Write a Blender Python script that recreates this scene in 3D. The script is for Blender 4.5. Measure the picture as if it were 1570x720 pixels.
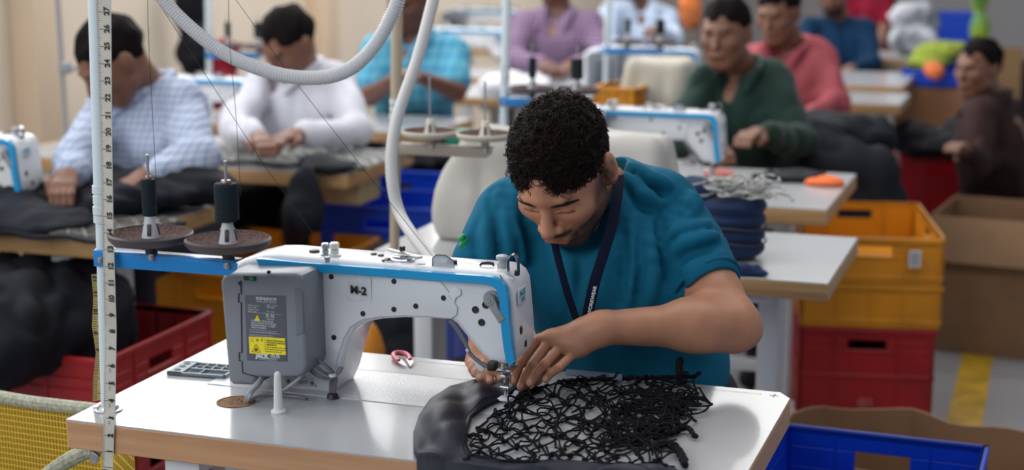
import bpy, bmesh, math, random
import numpy as np
from mathutils import Vector, Matrix
random.seed(7); rng = np.random.RandomState(7)
S = bpy.context.scene
for o in list(bpy.data.objects): bpy.data.objects.remove(o)
COL = S.collection
# ------------------------------------------------------------------ camera
F_, PX, PY = 2418.0, 785.0, 360.0
TH, PT, CH = math.radians(19.0), math.radians(11.27), 1.51
fw = np.array([-math.sin(TH)*math.cos(PT), math.cos(TH)*math.cos(PT), -math.sin(PT)])
rt = np.array([math.cos(TH), math.sin(TH), 0.0]); up = np.cross(rt, fw); CAM = np.array([0, 0, CH])
cam_d = bpy.data.cameras.new('camera'); cam = bpy.data.objects.new('camera', cam_d); COL.objects.link(cam)
cam_d.sensor_width = 36; cam_d.lens = F_/1570*36; cam_d.clip_start = .05; cam_d.clip_end = 60
M = Matrix(((rt[0], up[0], -fw[0], 0), (rt[1], up[1], -fw[1], 0), (rt[2], up[2], -fw[2], CH), (0, 0, 0, 1)))
cam.matrix_world = M; S.camera = cam
cam_d.dof.use_dof = True; cam_d.dof.focus_distance = 2.50; cam_d.dof.aperture_fstop = 2.7
def ray(x, y): return fw+rt*(x-PX)/F_-up*(y-PY)/F_
def G(x, y, z=.76): r = ray(x, y); return CAM+r*((z-CH)/r[2])        # point on a level
def D(x, y, d): return CAM+ray(x, y)*d                              # point at a distance
def V(x, y, Y): r = ray(x, y); return CAM+r*(Y/r[1])                # point on an upright plane
# ------------------------------------------------------------------ light, exposure
S.view_settings.view_transform = 'Standard'; S.view_settings.look = 'None'
S.view_settings.gamma = 1; S.view_settings.use_curve_mapping = False; S.view_settings.exposure = 0.0
W = bpy.data.worlds.new('world'); S.world = W; W.use_nodes = True
bg = W.node_tree.nodes['Background']; bg.inputs[0].default_value = (.80, .88, 1, 1); bg.inputs[1].default_value = .34
def area(name, loc, rot, sx, sy, power, col):
    l = bpy.data.lights.new(name, 'AREA'); l.shape = 'RECTANGLE'; l.size = sx; l.size_y = sy; l.energy = power; l.color = col
    o = bpy.data.objects.new(name, l); COL.objects.link(o); o.location = loc; o.rotation_euler = rot; return o
area('window_light', (-3.3, 4.2, 2.4), (0, math.radians(-68), 0), 1.6, 6.5, 85, (.93, .97, 1))
area('window_light', (-2.6, -.9, 2.5), (math.radians(62), 0, math.radians(-22)), 3.2, 1.6, 70, (.93, .97, 1))
area('ceiling_light', (-1.0, 3.0, 3.3), (0, 0, 0), 4.5, 1.0, 42, (1, .97, .93))
area('ceiling_light', (-2.1, 6.4, 3.3), (0, 0, 0), 3.2, 2.4, 92, (1, .97, .93))
area('ceiling_light', (-2.2, 10.5, 3.3), (0, 0, 0), 3, 3, 110, (1, .97, .93))
# ------------------------------------------------------------------ materials
MATS = {}
CLOTHY = ('shirt', 'cloth', 'tee', 'cord', 'thread', 'trousers', 'sweater', 'cover', 'net_', 'bundle', 'hair', 'felt')
def mat(name, col, rough=.5, metal=0, bump=0, bscale=200, var=0, vscale=8, coat=0, spec=.5, trans=0, alpha=1, col2=None, sheen=0, emis=0):
    if name in MATS: return MATS[name]
    if any(k in name for k in CLOTHY): spec = min(spec, .18)
    m = bpy.data.materials.new(name); m.use_nodes = True; nt = m.node_tree; b = nt.nodes['Principled BSDF']; MATS[name] = m
    b.inputs['Base Color'].default_value = (*col, 1); b.inputs['Roughness'].default_value = rough; b.inputs['Metallic'].default_value = metal
    b.inputs['Specular IOR Level'].default_value = spec; b.inputs['Coat Weight'].default_value = coat; b.inputs['Coat Roughness'].default_value = .08
    b.inputs['Transmission Weight'].default_value = trans; b.inputs['Alpha'].default_value = alpha; b.inputs['Sheen Weight'].default_value = sheen
    tc = nt.nodes.new('ShaderNodeTexCoord')
    if emis: b.inputs['Emission Color'].default_value = (*col, 1); b.inputs['Emission Strength'].default_value = emis
    if bump:
        n = nt.nodes.new('ShaderNodeTexNoise'); n.inputs['Scale'].default_value = bscale; n.inputs['Detail'].default_value = 4
        u = nt.nodes.new('ShaderNodeBump'); u.inputs['Strength'].default_value = bump; u.inputs['Distance'].default_value = .002
        nt.links.new(tc.outputs['Object'], n.inputs['Vector']); nt.links.new(n.outputs['Fac'], u.inputs['Height']); nt.links.new(u.outputs['Normal'], b.inputs['Normal'])
    if var or col2:
        n = nt.nodes.new('ShaderNodeTexNoise'); n.inputs['Scale'].default_value = vscale; n.inputs['Detail'].default_value = 5
        nt.links.new(tc.outputs['Object'], n.inputs['Vector'])
        r = nt.nodes.new('ShaderNodeValToRGB'); r.color_ramp.elements[0].position = .35; r.color_ramp.elements[1].position = .65
        c2 = col2 or tuple(c*(1-var) for c in col)
        r.color_ramp.elements[0].color = (*c2, 1); r.color_ramp.elements[1].color = (*col, 1)
        nt.links.new(n.outputs['Fac'], r.inputs['Fac']); nt.links.new(r.outputs['Color'], b.inputs['Base Color'])
    return m
def wood(name, c1, c2, axis='X', scale=3, rough=.45):
    if name in MATS: return MATS[name]
    m = mat(name, c1, rough); nt = m.node_tree; b = nt.nodes['Principled BSDF']
    tc = nt.nodes.new('ShaderNodeTexCoord'); mp = nt.nodes.new('ShaderNodeMapping'); sc = {'X': (1.5, 30, 30), 'Y': (30, 1.5, 30)}[axis]
    mp.inputs['Scale'].default_value = sc; n = nt.nodes.new('ShaderNodeTexNoise'); n.inputs['Scale'].default_value = scale; n.inputs['Detail'].default_value = 6
    r = nt.nodes.new('ShaderNodeValToRGB'); r.color_ramp.elements[0].position = .3; r.color_ramp.elements[1].position = .7
    r.color_ramp.elements[0].color = (*c1, 1); r.color_ramp.elements[1].color = (*c2, 1)
    nt.links.new(tc.outputs['Object'], mp.inputs[0]); nt.links.new(mp.outputs[0], n.inputs['Vector']); nt.links.new(n.outputs['Fac'], r.inputs['Fac']); nt.links.new(r.outputs['Color'], b.inputs['Base Color'])
    return m
def checked(name, base, line, sx, sz, w=.18, both=True, rough=.8):
    """woven check or stripe pattern dyed into a shirt"""
    if name in MATS: return MATS[name]
    m = mat(name, base, rough); nt = m.node_tree; b = nt.nodes['Principled BSDF']
    tc = nt.nodes.new('ShaderNodeTexCoord'); sp = nt.nodes.new('ShaderNodeSeparateXYZ'); nt.links.new(tc.outputs['Object'], sp.inputs[0])
    def lines(sock, s):
        a = nt.nodes.new('ShaderNodeMath'); a.operation = 'MULTIPLY'; a.inputs[1].default_value = s; nt.links.new(sock, a.inputs[0])
        f = nt.nodes.new('ShaderNodeMath'); f.operation = 'FRACT'; nt.links.new(a.outputs[0], f.inputs[0])
        g = nt.nodes.new('ShaderNodeMath'); g.operation = 'LESS_THAN'; g.inputs[1].default_value = w; nt.links.new(f.outputs[0], g.inputs[0]); return g.outputs[0]
    a = lines(sp.outputs['X'], sx); out = a
    if both:
        c = lines(sp.outputs['Z'], sz); mx = nt.nodes.new('ShaderNodeMath'); mx.operation = 'ADD'; nt.links.new(a, mx.inputs[0]); nt.links.new(c, mx.inputs[1])
        h = nt.nodes.new('ShaderNodeMath'); h.operation = 'MULTIPLY'; h.inputs[1].default_value = .6; nt.links.new(mx.outputs[0], h.inputs[0]); out = h.outputs[0]
    mix = nt.nodes.new('ShaderNodeMix'); mix.data_type = 'RGBA'; mix.inputs[6].default_value = (*base, 1); mix.inputs[7].default_value = (*line, 1)
    nt.links.new(out, mix.inputs[0]); nt.links.new(mix.outputs[2], b.inputs['Base Color']); return m
def skin(name, col):
    """skin; the 'tint' attribute marks beard stubble, lips and nails"""
    if name in MATS: return MATS[name]
    m = mat(name, col, .46, bump=.12, bscale=900, spec=.45); nt = m.node_tree; b = nt.nodes['Principled BSDF']
    b.inputs['Subsurface Weight'].default_value = .12; b.inputs['Subsurface Radius'].default_value = (.012, .004, .002); b.inputs['Subsurface Scale'].default_value = .5
    at = nt.nodes.new('ShaderNodeAttribute'); at.attribute_name = 'tint'
    n = nt.nodes.new('ShaderNodeTexNoise'); n.inputs['Scale'].default_value = 25; n.inputs['Detail'].default_value = 6
    r = nt.nodes.new('ShaderNodeValToRGB'); r.color_ramp.elements[0].position = .3; r.color_ramp.elements[1].position = .7
    r.color_ramp.elements[0].color = (*[c*.86 for c in col], 1); r.color_ramp.elements[1].color = (*[min(1, c*1.08) for c in col], 1)
    tc = nt.nodes.new('ShaderNodeTexCoord'); nt.links.new(tc.outputs['Object'], n.inputs['Vector']); nt.links.new(n.outputs['Fac'], r.inputs['Fac'])
    mix = nt.nodes.new('ShaderNodeMix'); mix.data_type = 'RGBA'; nt.links.new(at.outputs['Alpha'], mix.inputs[0]); nt.links.new(r.outputs['Color'], mix.inputs[6]); nt.links.new(at.outputs['Color'], mix.inputs[7])
    nt.links.new(mix.outputs[2], b.inputs['Base Color']); return m
WHITE = mat('white_laminate', (.44, .445, .46), .22, var=.05, vscale=6, bump=.10, bscale=60, coat=.3)
EDGE = wood('beech_edge', (.42, .22, .11), (.54, .30, .16), 'X', 3)
EDGE2 = wood('chipboard_edge', (.36, .20, .08), (.52, .31, .14), 'X', 3)
STEELW = mat('white_painted_steel', (.62, .64, .67), .4)
MWHITE = mat('machine_white', (.72, .73, .76), .28, bump=.06, bscale=500, coat=.4)
MBED = mat('machine_bed', (.58, .59, .62), .3, bump=.5, bscale=330, coat=.3)
STRIPE = mat('machine_blue', (.0, .29, .60), .3, coat=.3)
GBOX = mat('motor_grey', (.20, .215, .25), .42, bump=.1, bscale=600)
GDARK = mat('label_grey', (.085, .095, .115), .5)
YEL = mat('label_yellow', (.85, .70, .02), .5)
PRW = mat('print_white', (.62, .64, .66), .6)
PRB = mat('print_black', (.012, .012, .014), .6)
BLK = mat('black_plastic', (.012, .013, .015), .4)
CHROME = mat('chrome', (.55, .56, .58), .22, 1)
STEEL = mat('dull_steel', (.42, .42, .44), .35, .9)
CABLE = mat('cable_grey', (.15, .15, .17), .5)
LOGOB = mat('logo_blue', (.0, .25, .42), .5)
PIPEW = mat('pipe_white', (.62, .70, .74), .35, bump=.05, bscale=50)
TAPE = mat('tape_cloth', (.56, .53, .46), .6, var=.10, vscale=30)
TAPEY = mat('tape_yellow', (.50, .38, .12), .6, var=.2, vscale=30)
HOSE = mat('hose_white', (.70, .70, .71), .45)
HOSE2 = mat('hose_smooth', (.62, .61, .60), .4)
THREAD = mat('thread_black', (.012, .022, .028), .7, bump=.9, bscale=700)
FILAM = mat('thread_fine', (.03, .03, .035), .6)
PADM = mat('felt_pad', (.16, .095, .085), .95, var=.75, vscale=260, bump=1, bscale=400)
DISH = mat('spool_dish', (.06, .045, .05), .45)
CONE = mat('spool_cone', (.52, .53, .55), .3, bump=.2, bscale=30)
BLUEP = mat('blue_paint', (.0, .20, .55), .35, coat=.3)
CHAR = mat('charcoal_cloth', (.020, .022, .036), .42, bump=.25, bscale=700, var=.25, vscale=8)
CORD = mat('black_cord', (.007, .007, .009), .8, bump=1, bscale=900)
DARKC = mat('dark_cloth', (.008, .009, .014), .7, var=.4, vscale=6)
DARKG = mat('dark_grey_cloth', (.014, .016, .023), .75, var=.4, vscale=8)
NAVY = mat('navy_cloth', (.012, .028, .085), .8, bump=.5, bscale=300, var=.2, vscale=20, sheen=.1)
LIGHTC = mat('light_cover', (.55, .53, .49), .8, var=.15, vscale=10)
RED = mat('crate_red', (.36, .006, .012), .38, var=.25, vscale=7)
YELC = mat('crate_yellow', (.68, .26, .006), .4, var=.2, vscale=6)
BLUEC = mat('crate_blue', (.0, .055, .55), .4, var=.12, vscale=6)
PRED = mat('print_faded', (.45, .12, .12), .6)
CARD = mat('cardboard', (.27, .15, .075), .8, var=.22, vscale=6)
CARD2 = mat('cardboard_light', (.36, .21, .11), .8, var=.15, vscale=6)
SKIN = skin('skin_main', (.47, .215, .125)); SKIN2 = skin('skin_brown', (.20, .085, .05)); SKIN3 = skin('skin_dark', (.12, .045, .03))
HAIR = mat('hair_black', (.014, .007, .005), .4, bump=.8, bscale=250)
TEAL = mat('tee_teal', (.004, .115, .205), .85, bump=.15, bscale=900, var=.10, vscale=40)
LANY = mat('lanyard_navy', (.003, .006, .022), .7, spec=.12)
GREENP = mat('green_plastic', (.0, .28, .08), .4)
JEANS = mat('trousers_dark', (.018, .020, .03), .8)
# ------------------------------------------------------------------ mesh helpers
ORG = {}
def R3(e): return Matrix.Rotation(e[2], 3, 'Z') @ Matrix.Rotation(e[1], 3, 'Y') @ Matrix.Rotation(e[0], 3, 'X')
class MB:
    def __init__(s): s.bm = bmesh.new(); s.mi = 0
    def _new(s, geom):
        for f in geom: f.material_index = s.mi
    def box(s, c, size, rot=(0, 0, 0), bev=0, seg=2):
        b = bmesh.new(); bmesh.ops.create_cube(b, size=1)
        for v in b.verts: v.co = Vector((v.co.x*size[0], v.co.y*size[1], v.co.z*size[2]))
        if bev: bmesh.ops.bevel(b, geom=b.edges[:], offset=bev, segments=seg, profile=.5, affect='EDGES')
        r = R3(rot)
        for v in b.verts: v.co = r @ v.co + Vector(c)
        s.merge(b); return s
    def merge(s, b):
        off = {}
        for v in b.verts: off[v] = s.bm.verts.new(v.co)
        for f in b.faces:
            try:
                g = s.bm.faces.new([off[v] for v in f.verts]); g.material_index = s.mi
            except ValueError: pass
        b.free()
    def faces(s, vs, fs):
        vv = [s.bm.verts.new(v) for v in vs]
        for f in fs:
            try: g = s.bm.faces.new([vv[i] for i in f]); g.material_index = s.mi
            except ValueError: pass
        return s
    def tube(s, pts, r, n=8, cap=True, closed=False):
        pts = [Vector(p) for p in pts]; N = len(pts); rr = r if hasattr(r, '__len__') else [r]*N
        prev = None; rings = []
        for i, p in enumerate(pts):
            a = pts[i-1] if (i > 0 or closed) else p; b = pts[(i+1) % N] if (i < N-1 or closed) else p
            t = (b-a); t = t.normalized() if t.length > 1e-9 else Vector((0, 0, 1))
            if prev is None:
                u = t.orthogonal().normalized()
            else:
                u = prev-t*prev.dot(t); u = u.normalized() if u.length > 1e-6 else t.orthogonal().normalized()
            prev = u; w = t.cross(u)
            rings.append([s.bm.verts.new(p+(u*math.cos(2*math.pi*k/n)+w*math.sin(2*math.pi*k/n))*rr[i]) for k in range(n)])
        rg = range(N if closed else N-1)
        for i in rg:
            A, B = rings[i], rings[(i+1) % N]
            for k in range(n):
                f = s.bm.faces.new((A[k], A[(k+1) % n], B[(k+1) % n], B[k])); f.material_index = s.mi
        if cap and not closed:
            for q in (list(reversed(rings[0])), rings[-1]):
                f = s.bm.faces.new(q); f.material_index = s.mi
        return s
    def cyl(s, a, b, r0, r1=None, n=20): return s.tube([a, b], [r0, r0 if r1 is None else r1], n)
    def lathe(s, prof, c=(0, 0, 0), axis='Z', n=28, cap=True):
        c = Vector(c); rings = []
        for (r, h) in prof:
            ring = []
            for k in range(n):
                a = 2*math.pi*k/n; x, y = r*math.cos(a), r*math.sin(a)
                v = {'Z': (x, y, h), 'Y': (x, h, y), 'X': (h, x, y)}[axis]
                ring.append(s.bm.verts.new(c+Vector(v)))
            rings.append(ring)
        for A, B in zip(rings, rings[1:]):
            for k in range(n):
                f = s.bm.faces.new((A[k], A[(k+1) % n], B[(k+1) % n], B[k])); f.material_index = s.mi
        if cap:
            for q in (rings[0], rings[-1]):
                f = s.bm.faces.new(q); f.material_index = s.mi
        return s
    def prism(s, outl, axis, a, b, bev=0, seg=3):
        """outl: 2D outline; axis 'Y' -> (x,z) extruded along y, 'Z' -> (x,y), 'X' -> (y,z)"""
        m = bmesh.new()
        def P(p, t): return {'Y': (p[0], t, p[1]), 'Z': (p[0], p[1], t), 'X': (t, p[0], p[1])}[axis]
        A = [m.verts.new(P(p, a)) for p in outl]; B = [m.verts.new(P(p, b)) for p in outl]; n = len(outl)
        m.faces.new(A); m.faces.new(list(reversed(B)))
        for i in range(n): m.faces.new((A[(i+1) % n], A[i], B[i], B[(i+1) % n]))
        bmesh.ops.recalc_face_normals(m, faces=m.faces[:])
        if bev:
            es = [e for e in m.edges if e.verts[0] in A and e.verts[1] in A or e.verts[0] in B and e.verts[1] in B]
            bmesh.ops.bevel(m, geom=es, offset=bev, segments=seg, profile=.5, affect='EDGES', clamp_overlap=True)
        s.merge(m); return s
    def grid(s, fn, nu, nv, thick=0, cu=False):
        """surface fn(u,v)->point, given a thickness"""
        P = [[Vector(fn(i/(nu-1), j/(nv-1))) for j in range(nv)] for i in range(nu)]
        def layer(off):
            return [[s.bm.verts.new(P[i][j]+Nn[i][j]*off) for j in range(nv)] for i in range(nu)]
        Nn = [[None]*nv for _ in range(nu)]
        for i in range(nu):
            for j in range(nv):
                a = P[min(i+1, nu-1)][j]-P[max(i-1, 0)][j]; b = P[i][min(j+1, nv-1)]-P[i][max(j-1, 0)]
                c = a.cross(b); Nn[i][j] = c.normalized() if c.length > 1e-12 else Vector((0, 0, 1))
        A = layer(0)
        def q(*v):
            try: f = s.bm.faces.new(v); f.material_index = s.mi
            except ValueError: pass
        for i in range(nu-1):
            for j in range(nv-1): q(A[i][j], A[i+1][j], A[i+1][j+1], A[i][j+1])
        if thick:
            B = layer(-thick)
            for i in range(nu-1):
                for j in range(nv-1): q(B[i][j+1], B[i+1][j+1], B[i+1][j], B[i][j])
            for i in range(nu-1):
                q(A[i+1][0], A[i][0], B[i][0], B[i+1][0]); q(A[i][-1], A[i+1][-1], B[i+1][-1], B[i][-1])
            for j in range(nv-1):
                q(A[0][j], A[0][j+1], B[0][j+1], B[0][j]); q(A[-1][j+1], A[-1][j], B[-1][j], B[-1][j+1])
        return s
    def text(s, body, c, size, right, upv, depth=.0004, align='CENTER', bold=0):
        """raised print of the given words"""
        cu = bpy.data.curves.new('t', 'FONT'); cu.body = body; cu.size = size; cu.align_x = align; cu.align_y = 'CENTER'; cu.extrude = depth/2; cu.offset = bold; cu.resolution_u = 3
        o = bpy.data.objects.new('t', cu); COL.objects.link(o); dg = bpy.context.evaluated_depsgraph_get(); me = bpy.data.meshes.new_from_object(o.evaluated_get(dg))
        r = Vector(right).normalized(); u = Vector(upv).normalized(); n = r.cross(u); c = Vector(c)
        s.faces([c+r*v.co.x+u*v.co.y+n*v.co.z for v in me.vertices], [list(p.vertices) for p in me.polygons])
        bpy.data.objects.remove(o); bpy.data.curves.remove(cu); bpy.data.meshes.remove(me); return s
    def build(s, name, mats, parent=None, smooth=35, org=None, recalc=True):
        mats = mats if isinstance(mats, (list, tuple)) else [mats]
        o3 = Vector(ORG[parent.name] if parent else (org if org is not None else (0, 0, 0)))
        if recalc: bmesh.ops.recalc_face_normals(s.bm, faces=s.bm.faces[:])
        for v in s.bm.verts: v.co -= o3
        if smooth:
            an = math.radians(smooth)
            for f in s.bm.faces: f.smooth = True
            for e in s.bm.edges:
                e.smooth = not (len(e.link_faces) == 2 and e.calc_face_angle(0) > an)
        me = bpy.data.meshes.new(name); s.bm.to_mesh(me); s.bm.free()
        for m in mats: me.materials.append(m)
        return link(name, me, parent, o3)
def link(name, me, parent, o3):
    o = bpy.data.objects.new(name, me); COL.objects.link(o); ORG[o.name] = tuple(o3)
    if parent: o.parent = parent
    else: o.location = o3
    return o
def tag(o, label=None, cat=None, group=None, kind=None):
    if label: o['label'] = label
    if cat: o['category'] = cat
    if group: o['group'] = group
    if kind: o['kind'] = kind
    return o
def thing(name, label, cat, loc, group=None):
    o = bpy.data.objects.new(name, None); COL.objects.link(o); o.location = Vector(loc); o.empty_display_size = .05
    ORG[o.name] = tuple(loc); return tag(o, label, cat, group)
KIDS = {}
def dup(root, loc, rz=None, label=None, group=None):
    r = root.copy(); COL.objects.link(r); r.location = Vector(loc)
    if rz is not None: r.rotation_euler = (0, 0, rz)
    if label: r['label'] = label
    if group: r['group'] = group
    for ch in list(root.children):
        c = ch.copy(); COL.objects.link(c); c.parent = r
        for g in list(ch.children):
            d = g.copy(); COL.objects.link(d); d.parent = c
    return r
# ------------------------------------------------------------------ soft modelling: distance fields turned into one surface
def unit(v): v = np.array(v, float); return v/np.linalg.norm(v)
class Field:
    def __init__(s, lo, hi, h):
        s.lo = np.array(lo, float); s.h = h; s.n = np.ceil((np.array(hi)-s.lo)/h).astype(int)+1
        s.d = np.full(s.n, .25, np.float32); s.ax = [s.lo[i]+h*np.arange(s.n[i]) for i in range(3)]
    def sl(s, a, b):
        i0 = np.clip(np.floor((a-s.lo)/s.h).astype(int), 0, s.n); i1 = np.clip(np.ceil((b-s.lo)/s.h).astype(int)+1, 0, s.n)
        if np.any(i1 <= i0): return None
        return tuple(slice(p, q) for p, q in zip(i0, i1))
    def pts(s, sl): return s.ax[0][sl[0]][:, None, None], s.ax[1][sl[1]][None, :, None], s.ax[2][sl[2]][None, None, :]
    def comb(s, sl, e, k, sub):
        a = s.d[sl]
        if sub: e = -e
        hh = np.maximum(k-np.abs(a-e), 0)/max(k, 1e-6)
        s.d[sl] = (np.maximum(a, e)+hh*hh*k*.25) if sub else (np.minimum(a, e)-hh*hh*k*.25)
    def cap(s, a, b, ra, rb=None, k=.01, sub=False):
        a = np.array(a, float); b = np.array(b, float); rb = ra if rb is None else rb; m = max(ra, rb)+k+.03
        sl = s.sl(np.minimum(a, b)-m, np.maximum(a, b)+m)
        if sl is None: return s
        X, Y, Z = s.pts(sl); ba = b-a; L = max(ba@ba, 1e-12)
        t = np.clip(((X-a[0])*ba[0]+(Y-a[1])*ba[1]+(Z-a[2])*ba[2])/L, 0, 1)
        e = np.sqrt((X-a[0]-t*ba[0])**2+(Y-a[1]-t*ba[1])**2+(Z-a[2]-t*ba[2])**2)-(ra+(rb-ra)*t)
        s.comb(sl, e.astype(np.float32), k, sub); return s
    def ell(s, c, r, Rm=None, k=.01, sub=False):
        c = np.array(c, float); r = np.array(r, float); Rm = np.eye(3) if Rm is None else np.array(Rm); m = r.max()+k+.03
        sl = s.sl(c-m, c+m)
        if sl is None: return s
        X, Y, Z = s.pts(sl); q = []
        for j in range(3): q.append((X-c[0])*Rm[0, j]+(Y-c[1])*Rm[1, j]+(Z-c[2])*Rm[2, j])
        k0 = np.sqrt(sum((q[j]/r[j])**2 for j in range(3))); k1 = np.sqrt(sum((q[j]/r[j]**2)**2 for j in range(3)))+1e-9
        s.comb(sl, (k0*(k0-1)/k1).astype(np.float32), k, sub); return s
    def val(s, p):
        q = (np.array(p)-s.lo)/s.h; i = np.clip(np.floor(q).astype(int), 0, s.n-2); t = np.clip(q-i, 0, 1); o = 0
        for a in (0, 1):
            for b in (0, 1):
                for c in (0, 1): o += (t[0] if a else 1-t[0])*(t[1] if b else 1-t[1])*(t[2] if c else 1-t[2])*s.d[i[0]+a, i[1]+b, i[2]+c]
        return o
    def hit(s, px, py, d0, d1):          # where the sight line first meets the surface
        for d in np.arange(d0, d1, .003):
            p = D(px, py, d)
            if np.all(p > s.lo) and np.all(p < s.lo+s.h*(s.n-1)) and s.val(p) < 0: return p
        return None
    def half(s, p, n, k=.004):           # keep only the side against n
        n = unit(n); X, Y, Z = s.pts((slice(None),)*3)
        e = ((X-p[0])*n[0]+(Y-p[1])*n[1]+(Z-p[2])*n[2]).astype(np.float32); a = s.d
        hh = np.maximum(k-np.abs(a-e), 0)/k; s.d = (np.maximum(a, e)+hh*hh*k*.25).astype(np.float32); return s
    def warp(s, fn):
        X, Y, Z = s.pts((slice(None),)*3); s.d = (s.d+fn(X, Y, Z)).astype(np.float32); return s
    def mesh(s):
        d = s.d; d[0] = d[-1] = .25; d[:, 0] = d[:, -1] = .25; d[:, :, 0] = d[:, :, -1] = .25
        neg = d < 0; n = d.shape
        c = sum(neg[i:n[0]-1+i, j:n[1]-1+j, k:n[2]-1+k].astype(np.int8) for i in (0, 1) for j in (0, 1) for k in (0, 1))
        act = (c > 0) & (c < 8); I, J, K = np.nonzero(act); idx = np.full(act.shape, -1, np.int64); idx[I, J, K] = np.arange(len(I))
        acc = np.zeros((len(I), 3)); cnt = np.zeros(len(I)); cor = [(i, j, k) for i in (0, 1) for j in (0, 1) for k in (0, 1)]
        for a in cor:
            for ax in range(3):
                if a[ax]: continue
                b = list(a); b[ax] = 1
                da = d[I+a[0], J+a[1], K+a[2]]; db = d[I+b[0], J+b[1], K+b[2]]; m = (da < 0) != (db < 0)
                t = np.where(m, da/(da-db+1e-12*(da == db)), 0); p = np.stack([np.full(len(I), float(q)) for q in a], 1); p[:, ax] = t
                acc += p*m[:, None]; cnt += m
        P = acc/cnt[:, None]+np.stack([I, J, K], 1); P = s.lo+P*s.h
        qs = []
        for ax in range(3):
            o = [0, 1, 2]; o.remove(ax); u, v = o
            A = [slice(0, q) for q in n]; B = [slice(0, q) for q in n]; A[ax] = slice(0, n[ax]-1); B[ax] = slice(1, n[ax])
            s0 = neg[tuple(A)]; s1 = neg[tuple(B)]; X = np.argwhere(s0 != s1)
            ok = (X[:, u] > 0) & (X[:, v] > 0) & (X[:, u] < n[u]-1) & (X[:, v] < n[v]-1); X = X[ok]
            def cell(du, dv): Y = X.copy(); Y[:, u] -= du; Y[:, v] -= dv; return idx[Y[:, 0], Y[:, 1], Y[:, 2]]
            q = np.stack([cell(1, 1), cell(0, 1), cell(0, 0), cell(1, 0)], 1)
            fl = s0[X[:, 0], X[:, 1], X[:, 2]]
            if ax == 1: fl = ~fl
            q[~fl] = q[~fl][:, ::-1]; qs.append(q)
        return P, np.concatenate(qs)
def raw_mesh(name, parts, mats, parent=None, org=(0, 0, 0), tint=None, matidx=None):
    o3 = np.array(ORG[parent.name] if parent else org); V_, Q_, off = [], [], 0
    for P, Q in parts: V_.append(P); Q_.append(Q+off); off += len(P)
    P = np.concatenate(V_); Q = np.concatenate(Q_); me = bpy.data.meshes.new(name); k = Q.shape[1]
    me.vertices.add(len(P)); me.vertices.foreach_set('co', (P-o3).astype(np.float32).ravel())
    me.loops.add(Q.size); me.loops.foreach_set('vertex_index', Q.astype(np.int32).ravel())
    me.polygons.add(len(Q)); me.polygons.foreach_set('loop_start', np.arange(0, Q.size, k, dtype=np.int32))
    me.polygons.foreach_set('use_smooth', np.ones(len(Q), bool))
    for m in (mats if isinstance(mats, (list, tuple)) else [mats]): me.materials.append(m)
    if tint is not None:
        a = me.color_attributes.new('tint', 'FLOAT_COLOR', 'POINT'); a.data.foreach_set('color', tint(P).astype(np.float32).ravel())
    me.update(calc_edges=True); me.validate(); return link(name, me, parent, o3)
def waves(seed, n, lo, hi, sc=(1, 1, 1)):
    """smooth pseudo-random field built of waves, about -1..1"""
    r = np.random.RandomState(seed); ks = []
    for _ in range(n):
        v = unit(r.normal(size=3))*r.uniform(lo, hi)*np.array(sc); ks.append((v, r.uniform(0, 6.28)))
    return lambda X, Y, Z: sum(np.sin(v[0]*X+v[1]*Y+v[2]*Z+p) for v, p in ks)/math.sqrt(n)
# ------------------------------------------------------------------ the setting
def tiles_floor():
    m = mat('floor_tiles', (.33, .33, .34), .35, coat=.15); nt = m.node_tree; b = nt.nodes['Principled BSDF']
    tc = nt.nodes.new('ShaderNodeTexCoord'); br = nt.nodes.new('ShaderNodeTexBrick'); br.offset = 0; br.inputs['Scale'].default_value = 1
    br.inputs['Brick Width'].default_value = .6; br.inputs['Row Height'].default_value = .6; br.inputs['Mortar Size'].default_value = .006
    br.inputs['Color1'].default_value = (.33, .33, .34, 1); br.inputs['Color2'].default_value = (.29, .29, .30, 1); br.inputs['Mortar'].default_value = (.12, .12, .12, 1)
    nt.links.new(tc.outputs['Object'], br.inputs['Vector']); nt.links.new(br.outputs['Color'], b.inputs['Base Color']); return m
WALLM = mat('cream_paint', (.80, .69, .56), .75, var=.06, vscale=3); WALLP = mat('tan_paint', (.70, .55, .40), .7)
GREYW = mat('grey_wall', (.42, .40, .40), .8)
tag(MB().box((-1.2, 8.2, -.05), (7, 18, .1)).build('floor', tiles_floor()), kind='structure')
WX0 = -3.75
tag(MB().box((WX0-.1, 8.2, 1.6), (.2, 18, 3.2)).build('wall_left', WALLM), kind='structure')
tag(MB().box((-1.2, 17.3, 1.6), (7, .2, 3.2)).build('wall_back', GREYW), kind='structure')
def wx(px, X): r = ray(px, 0); return CAM[1]+r[1]*(X/r[0])
for i, (a, b) in enumerate([(52, 97), (500, 520), (655, 670)]):
    y0, y1 = wx(a, WX0+.12), wx(b, WX0+.12)
    tag(MB().box((WX0+.06, (y0+y1)/2, 1.6), (.12, abs(y1-y0), 3.2), bev=.01).build('trim_%d' % (i+1), WALLP), kind='structure')
GLOW = mat('window_daylight', (.95, .98, 1), .5, emis=7)
for i, (y0, y1) in enumerate([(5.35, 5.75), (6.6, 7.6), (9.2, 10.6)]):
    w = MB(); w.box((WX0+.012, (y0+y1)/2, 2.45), (.02, y1-y0, 1.0)); w.mi = 1
    for yy in (y0, y1, (y0+y1)/2): w.box((WX0+.03, yy, 2.45), (.05, .04, 1.06))
    for zz in (1.93, 2.97): w.box((WX0+.03, (y0+y1)/2, zz), (.05, y1-y0+.06, .05))
    tag(w.build('window_%d' % (i+1), [GLOW, STEELW]), kind='structure')
tape = MB().box((G(1488, 600, 0)[0]-.0, 6.2, .001), (.105, 3.6, .002)).build('floor_tape', mat('yellow_floor_tape', (.62, .36, .02), .5, var=.4, vscale=14), org=(G(1488, 600, 0)[0], 6.2, 0))
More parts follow.
